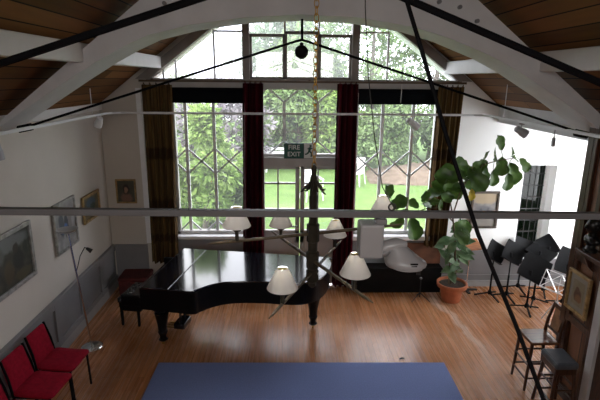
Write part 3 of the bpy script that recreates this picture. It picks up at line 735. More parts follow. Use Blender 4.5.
# foreground floodlight on the bar
t = thing('floodlight', 'grey floodlight with gear box clamped under the foreground bar', 'floodlight', (.29, 1.55, 2.745))
MB().bb(-.043,.040,-.03,.05,-.150,-.026).build('gear_box', M['fitting'], t, bevel=.008)
mb = MB().bb(.012,.05,-.018,.022,-.03,-.010); mb.build('clamp', M['fitdark'], t, bevel=.003)
# lamp head: tapered housing lofted along a tilted axis
# skewed dome: wide oval rim below, narrow ridge above, neck towards the gear box
mb = MB(); n = 28; vs = []
lev = [(1.0,-.176,0.),(1.03,-.169,0.),(1.0,-.161,0.),(.86,-.150,-.006),(.70,-.136,-.014),(.55,-.121,-.022),(.42,-.108,-.030),(.28,-.100,-.036),(.08,-.098,-.040)]
for q_, z, sh_ in lev:
    for k in range(n):
        a = 2*PI*k/n; x = math.cos(a)
        vs.append((.122+sh_+x*.076*q_*(1 if x > 0 else .92), -.005+math.sin(a)*.056*q_, z-.10*(x*.076*q_+sh_*.5)))
fs = [(i*n+k, i*n+(k+1)%n, (i+1)*n+(k+1)%n, (i+1)*n+k) for i in range(len(lev)-1) for k in range(n)]+[tuple(range(n)), tuple(range((len(lev)-1)*n, len(lev)*n))]
mb.add(vs, fs)
mb.tube([(.030,-.005,-.128),(.055,-.005,-.112),(.09,-.005,-.104),(.125,-.005,-.103)],[.018,.024,.024,.012],12)
hd = mb.build('lamp_head', M['fitting'], t, smooth=True)
MB().lathe([(.98,0),(.9,-.012),(.6,-.020),(.001,-.022)], (0,0,0), 24, False, Matrix(((.072,0,0),(0,.052,0),(-.0072,0,1)))).build('glass_cover', M['fitting'], hd, smooth=True, loc=(.122,-.005,-.176))
MB().tube([(.02,-.012,-.14),(.045,-.016,-.132),(.062,-.012,-.125)], .014, 10).build('yoke', M['fitdark'], t, smooth=True)
mb = MB().box((.142,-.0575,-.158),(.026,.006,.004)); mb.box((.142,-.059,-.165),(.020,.006,.0025)); mb.build('vent_slot', M['matblack'], hd)

# cables
pts = [(.348,1.50,3.44),(.40,1.45,3.27),(.478,1.42,3.04),(.585,1.36,2.74),(.70,1.28,2.47),(.742,1.15,2.30),(.80,.95,2.05),(.86,.62,1.72),(.885,.47,1.58),(.89,.40,1.556),(.9,.2,1.556)]
tag(MB().tube(pts, .0068, 8).build('cable', M['iron'], smooth=True), 'thick black cable slanting down the right foreground from the iron tie', 'cable')
t = thing('cord', 'thin dark cord dropping from the roof to a hook on the foreground bar', 'cord', (.355,1.55,2.766))
MB().tube([(-.125,0,.90),(-.118,0,.65),(-.10,0,.45),(-.07,0,.25),(-.035,0,.08),(0,0,.02)], .0018, 6).build('line', M['cord'], t)
mb = MB().torus((0,-.012,.012),.012,.003,12,6,Euler((R(90),0,0)).to_matrix()); mb.tube([(0,-.012,.025),(.008,-.014,.012),(.0,-.016,.0)],.003,6); mb.build('hook', M['cord'], t)

# ---------------------------------------------------------------- chandelier
CH = Vv((.14, 2.5, 0))
t = thing('chandelier', 'six armed bronze chandelier with white shades hanging on a brass chain', 'chandelier', (CH.x, CH.y, 2.0))
zo = -2.0
mb = MB(); z = 2.745+zo; k = 0
top = RIDGE-.02+zo
while z < top:
    q = Euler((R(90),0,R(90*(k%2)+20))).to_matrix(); mb.torus((0,0,z), .0125, .0026, 14, 6, q, 1.7); z += .034; k += 1
ch = mb.build('chain', M['brass'], t, smooth=True)
mb = MB().lathe([(.010,2.75+zo),(.016,2.73+zo),(.013,2.70+zo),(.020,2.68+zo),(.020,2.585+zo),(.024,2.575+zo),(.024,2.42+zo),(.036,2.415+zo),(.036,2.315+zo),(.026,2.31+zo),(.026,2.255+zo),(.036,2.25+zo),(.036,2.155+zo),(.027,2.15+zo),(.027,2.165+zo-.02),(.036,2.14+zo),(.036,2.075+zo),(.022,2.065+zo),(.024,2.045+zo),(.006,2.03+zo)], n=8)
mb.build('column', M['bronze'], t, smooth=False)
mb = MB()
for k in range(10):
    a = 2*PI*k/10; dx, dy = math.cos(a), math.sin(a); L_ = .062 if k%2 else .05
    p = [(dx*.016,dy*.016,2.665+zo),(dx*.024,dy*.024,2.645+zo),(dx*L_*.8,dy*L_*.8,2.622+zo),(dx*L_,dy*L_,2.612+zo-.008*(k%2)),(dx*(L_+.016),dy*(L_+.016),2.616+zo-.02*(k%2))]
    mb.tube(p, [.004,.007,.008,.006,.002], 5)
mb.build('leaf_crown', M['bronze'], t, smooth=True)
arms = [((-.413,2.299),(.693,2.641),2.36),((-.159,3.093),(.379,1.971),2.20),((-.094,1.909),(.357,2.983),2.13)]
HL = .585
for (p, q, z) in arms:
    d = (Vv((q[0],q[1],0))-Vv((p[0],p[1],0))).normalized()
    z -= 2.0
    MB().tube([d*-HL+Vv((0,0,z)), d*-(HL-.05)+Vv((0,0,z)), Vv((0,0,z)), d*(HL-.05)+Vv((0,0,z)), d*HL+Vv((0,0,z))], [.003,.008,.0105,.008,.003], 6).build('arm', M['arm'], t)
    for s_ in (-1, 1):
        c = d*(s_*.43)+Vv((0,0,z))
        mb = MB().lathe([(.010,0),(.012,.02),(.009,.028),(.011,.05),(.012,.068),(.018,.082),(.010,.084)], c, 10)
        for k in range(6):
            a = 2*PI*k/6; e = Vv((math.cos(a),math.sin(a),0)); mb.tube([c+e*.012+Vv((0,0,.055)), c+e*.026+Vv((0,0,.072)), c+e*.038+Vv((0,0,.080))],[.005,.006,.002],5)
        cd = mb.build('candle_cup', M['bronze'], t, smooth=True)
        cz = c+Vv((0,0,.084))
        prof = [(.076,0),(.0745,.004),(.028,.102),(.027,.105),(.0255,.102),(.0725,.003),(.0745,0)]
        sh = MB().lathe(prof, cz, 28, False).build('lamp_shade', M['shade'], t, smooth=True)
        mb = MB().cyl(cz, cz+Vv((0,0,.05)), .009, .008, 8); mb.ball(cz+Vv((0,0,.062)), .014, 10, 6, (1,1,1.4)); mb.build('candle_bulb', M['shade'], sh, smooth=True)
        MB().lathe([(.025,.099),(.012,.095),(.004,.095)], cz, 20, False).build('shade_lining', M['gold'], sh, smooth=True)

# ---------------------------------------------------------------- grand piano (local x along the strings, y to the far spine)
t = thing('grand_piano', 'black grand piano with its lid closed, standing before the garden door', 'piano', (-1.602, 4.97, 0), R(-9.66))
ctl = [(-.10,0),(.50,-.03),(.60,.045),(.70,.17),(.84,.275),(1.02,.335),(1.31,.37),(1.60,.38),(1.77,.43),(1.90,.56),(1.98,.78),(2.0,1.02),(1.95,1.17),(1.80,1.24),(-.10,1.24)]
def smooth_poly(ctl, lo, hi, n=5):
    out = list(ctl[:lo])
    for i in range(lo, hi):
        p0, p1, p2, p3 = (Vv(ctl[max(0,min(len(ctl)-1,j))]) for j in (i-1,i,i+1,i+2))
        for k in range(n):
            u = k/n; out.append(tuple(.5*((2*p1)+(-p0+p2)*u+(2*p0-5*p1+4*p2-p3)*u*u+(-p0+3*p1-3*p2+p3)*u**3)))
    return out+list(ctl[hi:])
pl = smooth_poly(ctl, 1, 13)
MB().prism(pl, .60, .865).build('case', M['blackcase'], t, bevel=.006)
cxm, cym = .9, .7
grow = [(x+(.018 if x>cxm else -.018), y+(.018 if y>cym else -.018)) for x, y in pl]
lid = [p for p in grow if p[0] > .26]
main = [(.27, 1.258)]+[(.27, -.035)]+[p for p in grow if p[0] > .27 and p[1] < 1.25]+[(1.80,1.258)]
MB().prism(main, .867, .893).build('lid', M['black'], t, bevel=.008)
MB().prism([(-.06,-.03),(.265,-.035),(.265,1.258),(-.06,1.258)], .867, .893).build('lid_flap', M['black'], t, bevel=.008)
mb = MB(); 
for y in (.12,.62,1.12): MB().cyl((.2675,y-.05,.893),(.2675,y+.05,.893),.005).build('hinge', M['blackcase'], t)
mb = MB().bb(-.34,-.1,.0,1.24,.56,.63); mb.bb(-.34,-.1,0,.055,.63,.76); mb.bb(-.34,-.1,1.185,1.24,.63,.76)
mb.build('keybed', M['blackcase'], t, bevel=.012)
MB().prism([(-.33,.645),(-.30,.70),(-.16,.72),(-.10,.80),(-.10,.645)], .058, 1.182, 'y').build('fallboard', M['black'], t, bevel=.006)
legprof = [(.012,.045),(.03,.05),(.034,.07),(.024,.085),(.022,.12),(.033,.16),(.036,.175),(.030,.19),(.034,.27),(.048,.40),(.055,.44),(.042,.455),(.058,.475),(.060,.50),(.045,.515),(.055,.53)]
for x, y in ((.02,.27),(.03,1.02),(1.80,.95)):
    mb = MB().lathe([(r_*1.7 if z_ > .06 else r_*1.2, z_) for r_, z_ in legprof], (x,y,0), 12); mb.bb(x-.075,x+.075,y-.075,y+.075,.525,.605)
    lg = mb.build('leg', M['blackcase'], t, smooth=True)
    mb = MB().cyl((x-.012,y,.025),(x+.012,y,.025),.025,n=14); mb.cyl((x,y,.03),(x,y,.06),.01); mb.build('caster', M['brass'], lg, smooth=True)
mb = MB()
for y in (.54,.70): MB().tube([(.16,y,.61),(.14,y+(.03 if y<.6 else -.03),.4),(.13,y,.14)],.016,8).build('lyre_rod', M['black'], t, smooth=True)
mb.bb(.06,.2,.50,.74,.08,.15); mb.build('pedal_lyre', M['black'], t, bevel=.005)
for y in (.56,.62,.68): MB().bb(-.06,.07,y-.012,y+.012,.065,.08).build('pedal', M['brass'], t)

# piano bench, deep buttoned
t = thing('piano_bench', 'black buttoned leather bench at the keyboard end of the piano', 'bench', (-2.045, 5.90, 0), R(-9))
n = 24; m_ = 36; vs = []
btn = [(-.10+.1*i+(.05 if j%2 else 0), -.2+.08*j) for j in range(6) for i in range(3) if -.15 < -.10+.1*i+(.05 if j%2 else 0) < .15]
W_, L2 = .145, .25
for j in range(m_+1):
    for i in range(n+1):
        x = -W_+2*W_*i/n; y = -L2+2*L2*j/m_
        ed = min(1, (W_-abs(x))/.03)*min(1,(L2-abs(y))/.03)
        h = .40+.022*ed**.5
        for bx, by in btn: h -= .024*math.exp(-((x-bx)**2+(y-by)**2)/.00055)
        vs.append((x,y,h))
w = n+1
mb = MB().add(vs, [(j*w+i, j*w+i+1, (j+1)*w+i+1, (j+1)*w+i) for j in range(m_) for i in range(n)])
mb.bb(-W_,W_,-L2,L2,.34,.401)
se = mb.build('cushion', M['leather'], t, smooth=True, fix=False)
for bx, by in btn: MB().ball((bx,by,.408), .0065, 8, 4, (1,1,.6)).build('button', M['leather'], se, smooth=True)
mb = MB().bb(-W_+.01,W_-.01,-L2+.01,L2-.01,.27,.34); mb.build('apron', M['matblack'], t)
for x in (-1,1):
    for y in (-1,1):
        px, py = x*(W_-.03), y*(L2-.03); MB().lathe([(.014,0),(.018,.02),(.022,.28)],(px,py,0),8).build('leg', M['matblack'], t, smooth=True)
# red ottoman
t = thing('ottoman', 'dark red upholstered box stool in the left corner behind the bench', 'stool', (-2.30, 6.66, 0), R(2))
mb = MB().bb(-.21,.21,-.18,.18,.05,.27); mb.build('base', M['oxblood'], t, bevel=.012)
mb = MB().bb(-.22,.22,-.19,.19,.27,.33); mb.build('cushion', M['oxblood'], t, bevel=.025)
for x in (-1,1):
    for y in (-1,1): MB().cyl((x*.18,y*.15,0),(x*.18,y*.15,.055),.018,.022,10).build('foot', M['darkwood'], t)

# ---------------------------------------------------------------- red stacking chairs (local: front +x)
def red_chair(loc, rz, label):
    t = thing('stacking_chair', label, 'chair', loc, rz, 'red stacking chairs')
    def pad(mb, w, d, th, f):
        n = 10; vs = []
        for side in (1,-1):
            for j in range(n+1):
                for i in range(n+1):
                    u = 2*i/n-1; v = 2*j/n-1
                    rr = min(1.0, (1-max(abs(u),abs(v))**8)) ** .5
                    cr = .94 if abs(u) > .9 and abs(v) > .9 else 1
                    vs.append(f(u*w/2*cr, v*d/2*cr, side*th/2*(.35+.65*rr)))
        w_ = n+1; k = w_*w_; fs = []
        for j in range(n):
            for i in range(n):
                a = j*w_+i; fs.append((a,a+1,a+w_+1,a+w_)); a += k; fs.append((a,a+w_,a+w_+1,a+1))
        ring = [i for i in range(w_)]+[w_*(j+1)-1 for j in range(1,w_)]+[w_*w_-1-i for i in range(1,w_)]+[w_*(n-j) for j in range(1,n)]
        for a, b in zip(ring, ring[1:]+ring[:1]): fs.append((b,a,a+k,b+k))
        mb.add(vs, fs)
    mb = MB(); pad(mb, .37, .37, .05, lambda x,y,z: (x, y, .400+z-.012*(x/.18 if x < 0 else x*.3/.18)))
    mb.build('seat', M['redcloth'], t, smooth=True)
    mb = MB()
    def bk(x,y,z):
        q = (x+.15)/.30
        return (-.195-.075*q+z, y*(1-.06*q), .56+x*1.05)
    pad(mb, .31, .335, .035, bk)
    mb.build('backrest', M['redcloth'], t, smooth=True)
    for s_ in (-1,1):
        MB().tube([(.16,s_*.168,0),(.15,s_*.168,.375)], .0115, 8).build('leg', M['iron'], t, smooth=True)
        MB().tube([(-.235,s_*.168,0),(-.185,s_*.168,.36),(-.195,s_*.165,.42),(-.215,s_*.16,.55),(-.268,s_*.155,.73)], .0115, 8).build('leg', M['iron'], t, smooth=True)
    mb = MB()
    for s_ in (-1,1): mb.tube([(-.185,s_*.16,.37),(.16,s_*.16,.372)], .009, 6)
    mb.tube([(.15,-.168,.372),(.15,.168,.372)],.009,6); mb.tube([(-.185,-.168,.36),(-.185,.168,.36)],.009,6)
    mb.build('seat_frame', M['iron'], t)
    return t
c0 = red_chair((-2.285, 4.30, 0), R(-4), 'red upholstered stacking chair nearest the standing lamp')
dup(c0, (-2.285, 3.89, 0), R(-5), 'red upholstered stacking chair, second from the standing lamp')
dup(c0, (-2.285, 3.46, 0), R(-5), 'red upholstered stacking chair in the bottom left corner, third from the lamp')

# standing uplighter with reading arm
t = thing('floor_lamp', 'slim chrome standing lamp with dish shade and side reading arm by the left wall', 'lamp', (-2.39, 5.17, 0))
tp = Vv((-.045,-.17,1.52))
MB().lathe([(.125,0),(.125,.012),(.105,.024),(.02,.03),(.012,.05)], n=24).build('base', M['chrome'], t, smooth=True)
MB().tube([(0,0,.02), tp], .011, 8).build('pole', M['chrome'], t, smooth=True)
MB().lathe([(.012,-.005),(.03,.0),(.075,.018),(.11,.045),(.113,.05),(.108,.05),(.07,.026),(.02,.012)], tp, 24).build('dish_shade', M['fitting'], t, smooth=True)
e = Vv((.145,-.15,1.33))
MB().tube([tp*.68, tp*.68+Vv((.03,.0,.08)), tp*.68+Vv((.07,-.01,.2)), e+Vv((-.03,0,.02)), e], .005, 6).build('reading_arm', M['ironrough'], t, smooth=True)
q = Vv((.6,.1,-.5)).to_track_quat('Z','Y').to_matrix()
MB().lathe([(.008,-.02),(.016,-.01),(.026,.05),(.022,.05)], e, 12, True, q).build('reading_head', M['ironrough'], t, smooth=True)

# rug
t = MB(); t.bb(-1.655,1.655,-1.15,0,0,.014)
o = t.build('rug', M['rug'], loc=(.165, 4.80, .001), rot=(0,0,R(-.6)), bevel=.006); tag(o, 'plain blue rug lying on the floorboards in front of the piano', 'rug')
o = MB().add([(-.03,-.01,0),(.0,-.016,.014),(.034,-.004,.004),(.03,.012,.012),(.0,.01,.02),(-.026,.012,.006)], [(0,1,4,5),(1,2,3,4)]).build('scrap', M['matblack'], loc=(1.345,4.87,.002)); tag(o, 'small dark scrap lying on the boards beyond the rug', 'scrap')

# ---------------------------------------------------------------- under the right window
t = thing('storage_chest', 'long low black chest standing under the right window', 'chest', (1.60, 6.74, 0))
MB().bb(-.56,.76,-.09,.12,.0,.38).build('body', M['chestblack'], t, bevel=.008)
MB().bb(-.57,.77,-.10,.12,.38,.41).build('lid', M['chestblack'], t, bevel=.006)
mb = MB(); 
for x in (-.4,.4): MB().bb(x-.03,x+.03,-.112,-.09,.30,.37).build('latch', M['ironrough'], t)
o = MB().bb(-.36,.36,-.012,.012,0,.33).build('panel', M['brownboard'], loc=(2.02, 6.83, .412), rot=(R(-6),0,0), bevel=.005); tag(o, 'brown wooden panel leaning on the wall above the black chest', 'panel')
t = thing('microphone_stand', 'small thin black tripod stand in front of the black chest', 'stand', (1.97, 6.40, 0))
MB().cyl((0,0,.05),(0,0,.34),.008).build('pole', M['ironrough'], t); MB().ball((0,0,.35),.02,10,6).build('knob', M['fitdark'], t, smooth=True)
for k in range(3):
    a = R(90+120*k); MB().tube([(0,0,.12),(math.cos(a)*.16,math.sin(a)*.16,.006)],.006,6).build('leg', M['ironrough'], t)

# potted fig
random.seed(11)
t = thing('potted_fig', 'tall fiddle leaf fig in a terracotta pot under the right gold curtain', 'plant', (2.44, 6.40, 0))
MB().lathe([(.13,0),(.138,.01),(.165,.20),(.168,.215),(.215,.225),(.222,.24),(.222,.285),(.212,.292),(.195,.285),(.185,.24)], n=28).build('pot', M['terra'], t, smooth=True)
MB().lathe([(.19,.255),(.12,.268),(.001,.27)], n=20, cap=False).build('soil', M['soil'], t, smooth=True)
def fy(x, z): return -.28+random.uniform(-.12,.10)
O = Vv((2.44,6.40,0))
base = Vv((-.02,.0,.26))
def L(x, y, z): return Vv((x-O.x, y-O.y, z))
stems = [([base, L(2.40,6.25,.65), L(2.33,6.15,1.04), L(2.25,6.12,1.40), L(2.18,6.1,1.66)], [.016,.014,.013,.011,.008]),
         ([L(2.25,6.12,1.40), L(2.32,6.1,1.75), L(2.44,6.1,2.0), L(2.62,6.1,2.12), L(2.79,6.1,2.17), L(2.98,6.1,2.2)], [.010,.009,.008,.008,.006,.004]),
         ([L(2.28,6.13,1.30), L(2.05,6.1,1.52), L(1.85,6.1,1.50), L(1.62,6.1,1.40), L(1.42,6.1,1.52)], [.009,.008,.007,.006,.004]),
         ([base+Vv((.03,.02,0)), L(2.46,6.3,.55), L(2.44,6.2,.85), L(2.50,6.15,1.15)], [.009,.008,.007,.004]),
         ([base+Vv((-.04,-.02,0)), L(2.34,6.3,.5), L(2.30,6.2,.8)], [.008,.007,.004])]
mb = MB()
for p, r in stems: mb.tube(p, r, 7)
mb.build('stem', M['stem'], t, smooth=True)
def leaf(mb, root, dirv, nrm, ln, wd, fiddle=True):
    d = Vv(dirv).normalized(); nrm = Vv(nrm); nrm = (nrm-d*nrm.dot(d)).normalized(); sd = d.cross(nrm)
    prof = [(.0,.03),(.10,.22),(.28,.38),(.45,.36),(.62,.50),(.80,.48),(.93,.27),(1.,.03)] if fiddle else [(.0,.03),(.15,.26),(.35,.44),(.55,.46),(.75,.34),(.9,.17),(1.,.02)]
    rp = [t_ for t_ in prof]; vs = []
    wob = random.uniform(0,6)
    for u, w_ in rp:
        c = Vv(root)+d*(u*ln)-nrm*(.22*ln*u*u)
        for s_ in (-1,-.5,0,.5,1):
            vs.append(c+sd*(s_*w_*wd)+nrm*((abs(s_)**1.5)*.16*wd+.035*wd*math.sin(wob+u*9+s_*2)))
    n = 5; fs = [(i*n+k, i*n+k+1, (i+1)*n+k+1, (i+1)*n+k) for i in range(len(rp)-1) for k in range(4)]
    mb.add(vs, fs)
big = [(2.123,1.947,11),(2.272,2.134,8),(2.495,1.93,12),(2.469,1.817,8),(2.721,2.227,11),(2.79,2.40,7),(3.034,2.229,11),(3.122,2.119,7),(3.048,1.969,11),(2.794,1.912,8),(2.908,1.894,8),(2.128,1.683,8),(1.829,1.682,7),(2.044,1.568,8),(1.711,1.236,11),(1.48,1.605,9),(1.341,1.76,8),(1.519,1.275,8),(2.416,1.217,10),(2.368,1.117,8),(2.573,2.245,6),(1.707,1.567,6),(2.228,1.816,9),(1.946,1.625,7),(2.62,1.98,9),(2.86,2.08,9),(1.60,1.42,7),(2.33,1.97,9),(2.05,1.80,8),(2.20,2.02,9),(2.40,2.02,9),(2.00,1.70,8),(2.14,1.80,8),(2.55,2.10,8),(2.30,1.72,8),(1.92,1.55,8)]
skel = [q for p, r in stems[:3] for a, b in zip(p, p[1:]) for q in (a, a.lerp(b,.33), a.lerp(b,.66), b)]
mb = MB(); mg = MB(); ty = MB()
for x, z, s_ in big:
    c = L(x, 6.1+random.uniform(-.10,.10), z)
    near = min(skel, key=lambda q: (q-c).length+max(0,.05-(q-c).length))
    ln = s_*.0300; v = c-near
    if v.length < .03: v = Vv((random.uniform(-1,1), random.uniform(-1,0), random.uniform(-.6,.4)))
    v = v.normalized(); v = (v+Vv((random.uniform(-.25,.25), random.uniform(-.5,.1), -.25))).normalized()
    root = c-v*ln*.5
    nr = Vv((random.uniform(-.35,.35), -.8, random.uniform(.15,.7)))
    mb.tube([near, near.lerp(root,.5)+Vv((0,0,.01)), root], .0035, 5)
    leaf(mb, root, v, nr, ln, ln*.72)
for x, z in [(2.464,1.684)]:
    c = L(x,6.1,z); leaf(ty, c+Vv((0,0,.1)), (.1,-.1,-1), (0,-1,.2), .17, .11)
mb.build('foliage', M['figleaf'], t, smooth=True, fix=False)
ty.build('yellow_leaf', M['figyellow'], t, smooth=True, fix=False)
low = [(2.429,1.238),(2.486,1.086),(2.319,1.086),(2.255,.866),(2.415,.954),(2.50,.91),(2.387,.799),(2.48,.732),(2.364,.597),(2.307,.56),(2.4,.665),(2.307,.755),(2.50,.998),(2.331,1.173),(2.146,.91),(2.2,.80),(2.50,.86),(2.44,.55),(2.35,.92),(2.47,.83),(2.22,1.0),(2.36,.70),(2.28,.93),(2.33,.50),(2.45,1.15)]
for x, z in low:
    c = L(x, 6.2+random.uniform(-.12,.08), z); v = Vv(((x-2.40)*3+random.uniform(-.5,.5), random.uniform(-1,.2), random.uniform(-.5,.5))).normalized()
    ln = random.uniform(.17,.27); leaf(mg, c-v*ln*.5, v, (random.uniform(-.3,.3),-.7,.7), ln, ln*.55, False)
    near = min([q for p, r in stems[3:]+stems[:1] for q in p], key=lambda q: (q-c).length); mg.tube([near, c-v*ln*.5], .003, 5)
mg.build('lower_foliage', M['figleaf2'], t, smooth=True, fix=False)

# ---------------------------------------------------------------- music stands
def music_stand(loc, rz, h, tilt, label, roll=0., w=.46, d=.31, deskm='matblack'):
    t = thing('music_stand', label, 'music stand', loc, rz, 'black music stands')
    MB().cyl((0,0,.05),(0,0,h*.55),.014,n=10).build('pole', M['matblack'], t, smooth=True)
    MB().cyl((0,0,h*.5),(0,0,h),.009,n=10).build('inner_pole', M['matblack'], t, smooth=True)
    mb = MB().lathe([(.03,.05),(.035,.08),(.02,.11)], n=10)
    mb.build('hub', M['matblack'], t)
    for k in range(3):
        a = R(30+120*k); MB().beam((math.cos(a)*.02,math.sin(a)*.02,.07),(math.cos(a)*.22,math.sin(a)*.22,.012),.022,.016).build('foot', M['matblack'], t)
    q = (Euler((R(-tilt),0,0)).to_matrix() @ Euler((0,R(roll),0)).to_matrix())
    # desk: curved plate, upright in local xz, facing -y, lip at foot
    vs = []; nx, nz = 8, 5
    for side in (0,1):
        for j in range(nz+1):
            for i in range(nx+1):
                u = 2*i/nx-1; v = j/nz; x = u*w/2*(.93 if v in (0,1) and abs(u) == 1 else 1)
                vs.append(q @ Vv((x, -.05*u*u*.5+side*.008, v*d-.08)) + Vv((0,-.0,h)))
    n1 = nx+1; kk = n1*(nz+1); fs = []
    for j in range(nz):
        for i in range(nx):
            a = j*n1+i; fs.append((a,a+1,a+n1+1,a+n1)); a += kk; fs.append((a,a+n1,a+n1+1,a+1))
    ring = list(range(n1))+[n1*(j+1)+nx for j in range(nz)]+[kk-1-i for i in range(1,n1)]+[n1*(nz-j) for j in range(1,nz)]
    for a, b in zip(ring, ring[1:]+ring[:1]): fs.append((a,b,b+kk,a+kk))
    MB().add(vs, fs).build('desk', M[deskm], t, smooth=True)
    ps = [Vv((-w/2*.95,0,-.08)),Vv((w/2*.95,0,-.08)),Vv((w/2*.95,-.055,-.08)),Vv((-w/2*.95,-.055,-.08))]
    ps = [q @ p+Vv((0,0,h)) for p in ps]; up = q @ Vv((0,0,.008))
    MB().hexa([p-up for p in ps]+[p for p in ps]).build('lip', M[deskm], t)
    MB().cyl((0,.005,h-.02),(0,.02,h+.05),.018,n=10).build('knuckle', M['matblack'], t)
    return t
music_stand((3.07, 6.50, 0), R(14), 0.68, 20, 'black music stand with diagonal desk, left end of the row in the alcove', roll=33, w=.31, d=.28)
music_stand((3.31, 6.46, 0), R(8), 0.68, 18, 'black music stand with diagonal desk, second from left in the alcove', roll=30, w=.33, d=.29)
music_stand((3.42, 6.06, 0), R(-12), 0.56, 22, 'black music stand with big low tilted desk in front of the slit window', roll=26, w=.38, d=.35)
music_stand((3.64, 6.30, 0), R(-35), 0.76, 64, 'black music stand with flattened desk behind the low tilted one', roll=24, w=.38, d=.24)
music_stand((3.96, 6.62, 0), R(-20), 0.71, 20, 'tall black music stand, its desk highest against the bright alcove wall', roll=-35, w=.28, d=.30)
music_stand((4.02, 6.20, 0), R(-12), 0.59, 18, 'black music stand half hidden by the panelled wall edge', roll=18, w=.38, d=.36)
music_stand((3.62, 6.74, 0), R(5), 0.65, 22, 'black music stand at the very back under the slit window', roll=20, w=.32, d=.28)
# wooden desk stand
t = thing('music_stand', 'chrome legged music stand with orange wooden desk beside the potted fig', 'music stand', (2.80, 6.74, 0))
MB().cyl((0,0,.03),(0,0,.70),.010,n=10).build('pole', M['chrome'], t, smooth=True)
MB().bb(-.17,.17,-.02,.02,.0,.02).build('foot', M['ironrough'], t); MB().bb(-.02,.02,-.14,.14,.0,.021).build('foot', M['ironrough'], t)
MB().box((-.03,-.02,.76),(.36,.22,.016),(R(32),R(0),R(12))).build('desk', M['orangewood'], t, bevel=.004)
# wire stand
t = thing('wire_music_stand', 'folding bright metal wire music stand beside the dark panelling', 'music stand', (3.68, 5.80, 0), R(-24))
MB().cyl((0,0,.16),(0,0,.46),.008,n=8).build('pole', M['wire'], t, smooth=True)
for k in range(3):
    a = R(80+120*k); MB().tube([(0,0,.30),(math.cos(a)*.17,math.sin(a)*.17,.006)],.006,6).build('leg', M['wire'], t)
q = Euler((R(-42),R(16),0)).to_matrix(); mb = MB()
def W(x, z): return q @ Vv((x,0,z))+Vv((0,0,.5))
w2, h0, h1 = .23, -.11, .17
for a, b in (((-w2,h0),(w2,h0)),((-w2,h0),(-w2*.9,h1)),((w2,h0),(w2*.9,h1)),((-w2*.9,h1),(0,h0)),((w2*.9,h1),(0,h0)),((-w2*.9,h1),(w2*.9,h1)),((-w2,h0),(0,h1)),((w2,h0),(0,h1)),((-w2,.03),(w2,.03)),((0,h0),(0,h1))):
    mb.beam(W(*a), W(*b), .011, .005)
mb.beam(W(-w2,h0)+q@Vv((0,-.03,0)), W(w2,h0)+q@Vv((0,-.03,0)), .011, .005)
mb.build('wire_desk', M['wire'], t)

# ---------------------------------------------------------------- stools beside the panelling
t = thing('wooden_stool_chair', 'tall dark wooden chair with polished seat and low back beside the panelling', 'chair', (2.68, 4.43, 0), R(0))
MB().bb(-.155,.145,-.15,.15,.535,.565).build('seat', M['seatwood'], t, bevel=.010)
for x, y in ((-.135,-.13),(-.135,.13)): MB().tube([(x-.025,y*1.1,0),(x,y,.54)],[.014,.018],8).build('leg', M['darkwood'], t, smooth=True)
for y in (-.13,.13): MB().tube([(.17,y*1.08,0),(.135,y,.54),(.15,y*.98,.70),(.20,y*.95,.90)],[.014,.018,.016,.012],8).build('leg', M['darkwood'], t, smooth=True)
mb = MB()
for z, k in ((.13,1.1),(.30,1.05)):
    for p, q in (((-.155,-.135*k,z),(-.155,.135*k,z)),((.15,-.135*k,z+.03),(.15,.135*k,z+.03)),((-.15,-.136*k,z+.02),(.155,-.136*k,z+.02)),((-.15,.136*k,z+.02),(.155,.136*k,z+.02))):
        MB().cyl(p,q,.010).build('stretcher', M['darkwood'], t, smooth=True)
MB().beam((.145,-.125,.63),(.145,.125,.63),.02,.03).build('back_rail', M['darkwood'], t, bevel=.004); MB().beam((.195,-.125,.875),(.195,.125,.875),.02,.05).build('back_rail', M['darkwood'], t, bevel=.004)
MB().hexa([(.145,-.07,.64),(.160,-.07,.64),(.160,.07,.64),(.145,.07,.64),(.186,-.085,.86),(.20,-.085,.86),(.20,.085,.86),(.186,.085,.86)]).build('back_splat', M['caneback'], t)
t = thing('padded_stool', 'bar stool with blue grey padded seat in front of the panelling', 'stool', (2.66, 4.0, 0), R(0))
MB().bb(-.112,.112,-.145,.145,.53,.60).build('seat', M['greyleather'], t, bevel=.022)
MB().bb(-.102,.102,-.13,.13,.47,.53).build('apron', M['darkwood'], t, bevel=.004)
for x in (-1,1):
    for y in (-1,1): MB().tube([(x*.12,y*.15,0),(x*.085,y*.11,.50)],[.015,.018],8).build('leg', M['darkwood'], t, smooth=True)
mb = MB()
for z in (.14,.30):
    k = .12-.035*z/.5
    for s_ in (-1,1): MB().cyl((-k,s_*(k+.028),z),(k,s_*(k+.028),z),.010).build('stretcher', M['darkwood'], t); MB().cyl((s_*k,-k-.028,z+.04),(s_*k,k+.028,z+.04),.010).build('stretcher', M['darkwood'], t)

# gallery the camera stands on (out of frame)
struct('floor_gallery', MB().bb(XL, XR, YB, .45, 1.42, 1.55), M['floor'])

# ---------------------------------------------------------------- garden
mb = MB(); nx, ny = 30, 24; vs = []
rg = random.Random(2)
for j in range(ny+1):
    for i in range(nx+1):
        x = -16+36*i/nx; y = D+.35+22*j/ny; vs.append((x, y, -.02+(max(0,y-15)*.05)+rg.uniform(-.02,.02)))
mb.add(vs, [(j*(nx+1)+i, j*(nx+1)+i+1, (j+1)*(nx+1)+i+1, (j+1)*(nx+1)+i) for j in range(ny) for i in range(nx)])
struct('lawn', mb, M['lawn'], 'lawn outside the windows', smooth=True)
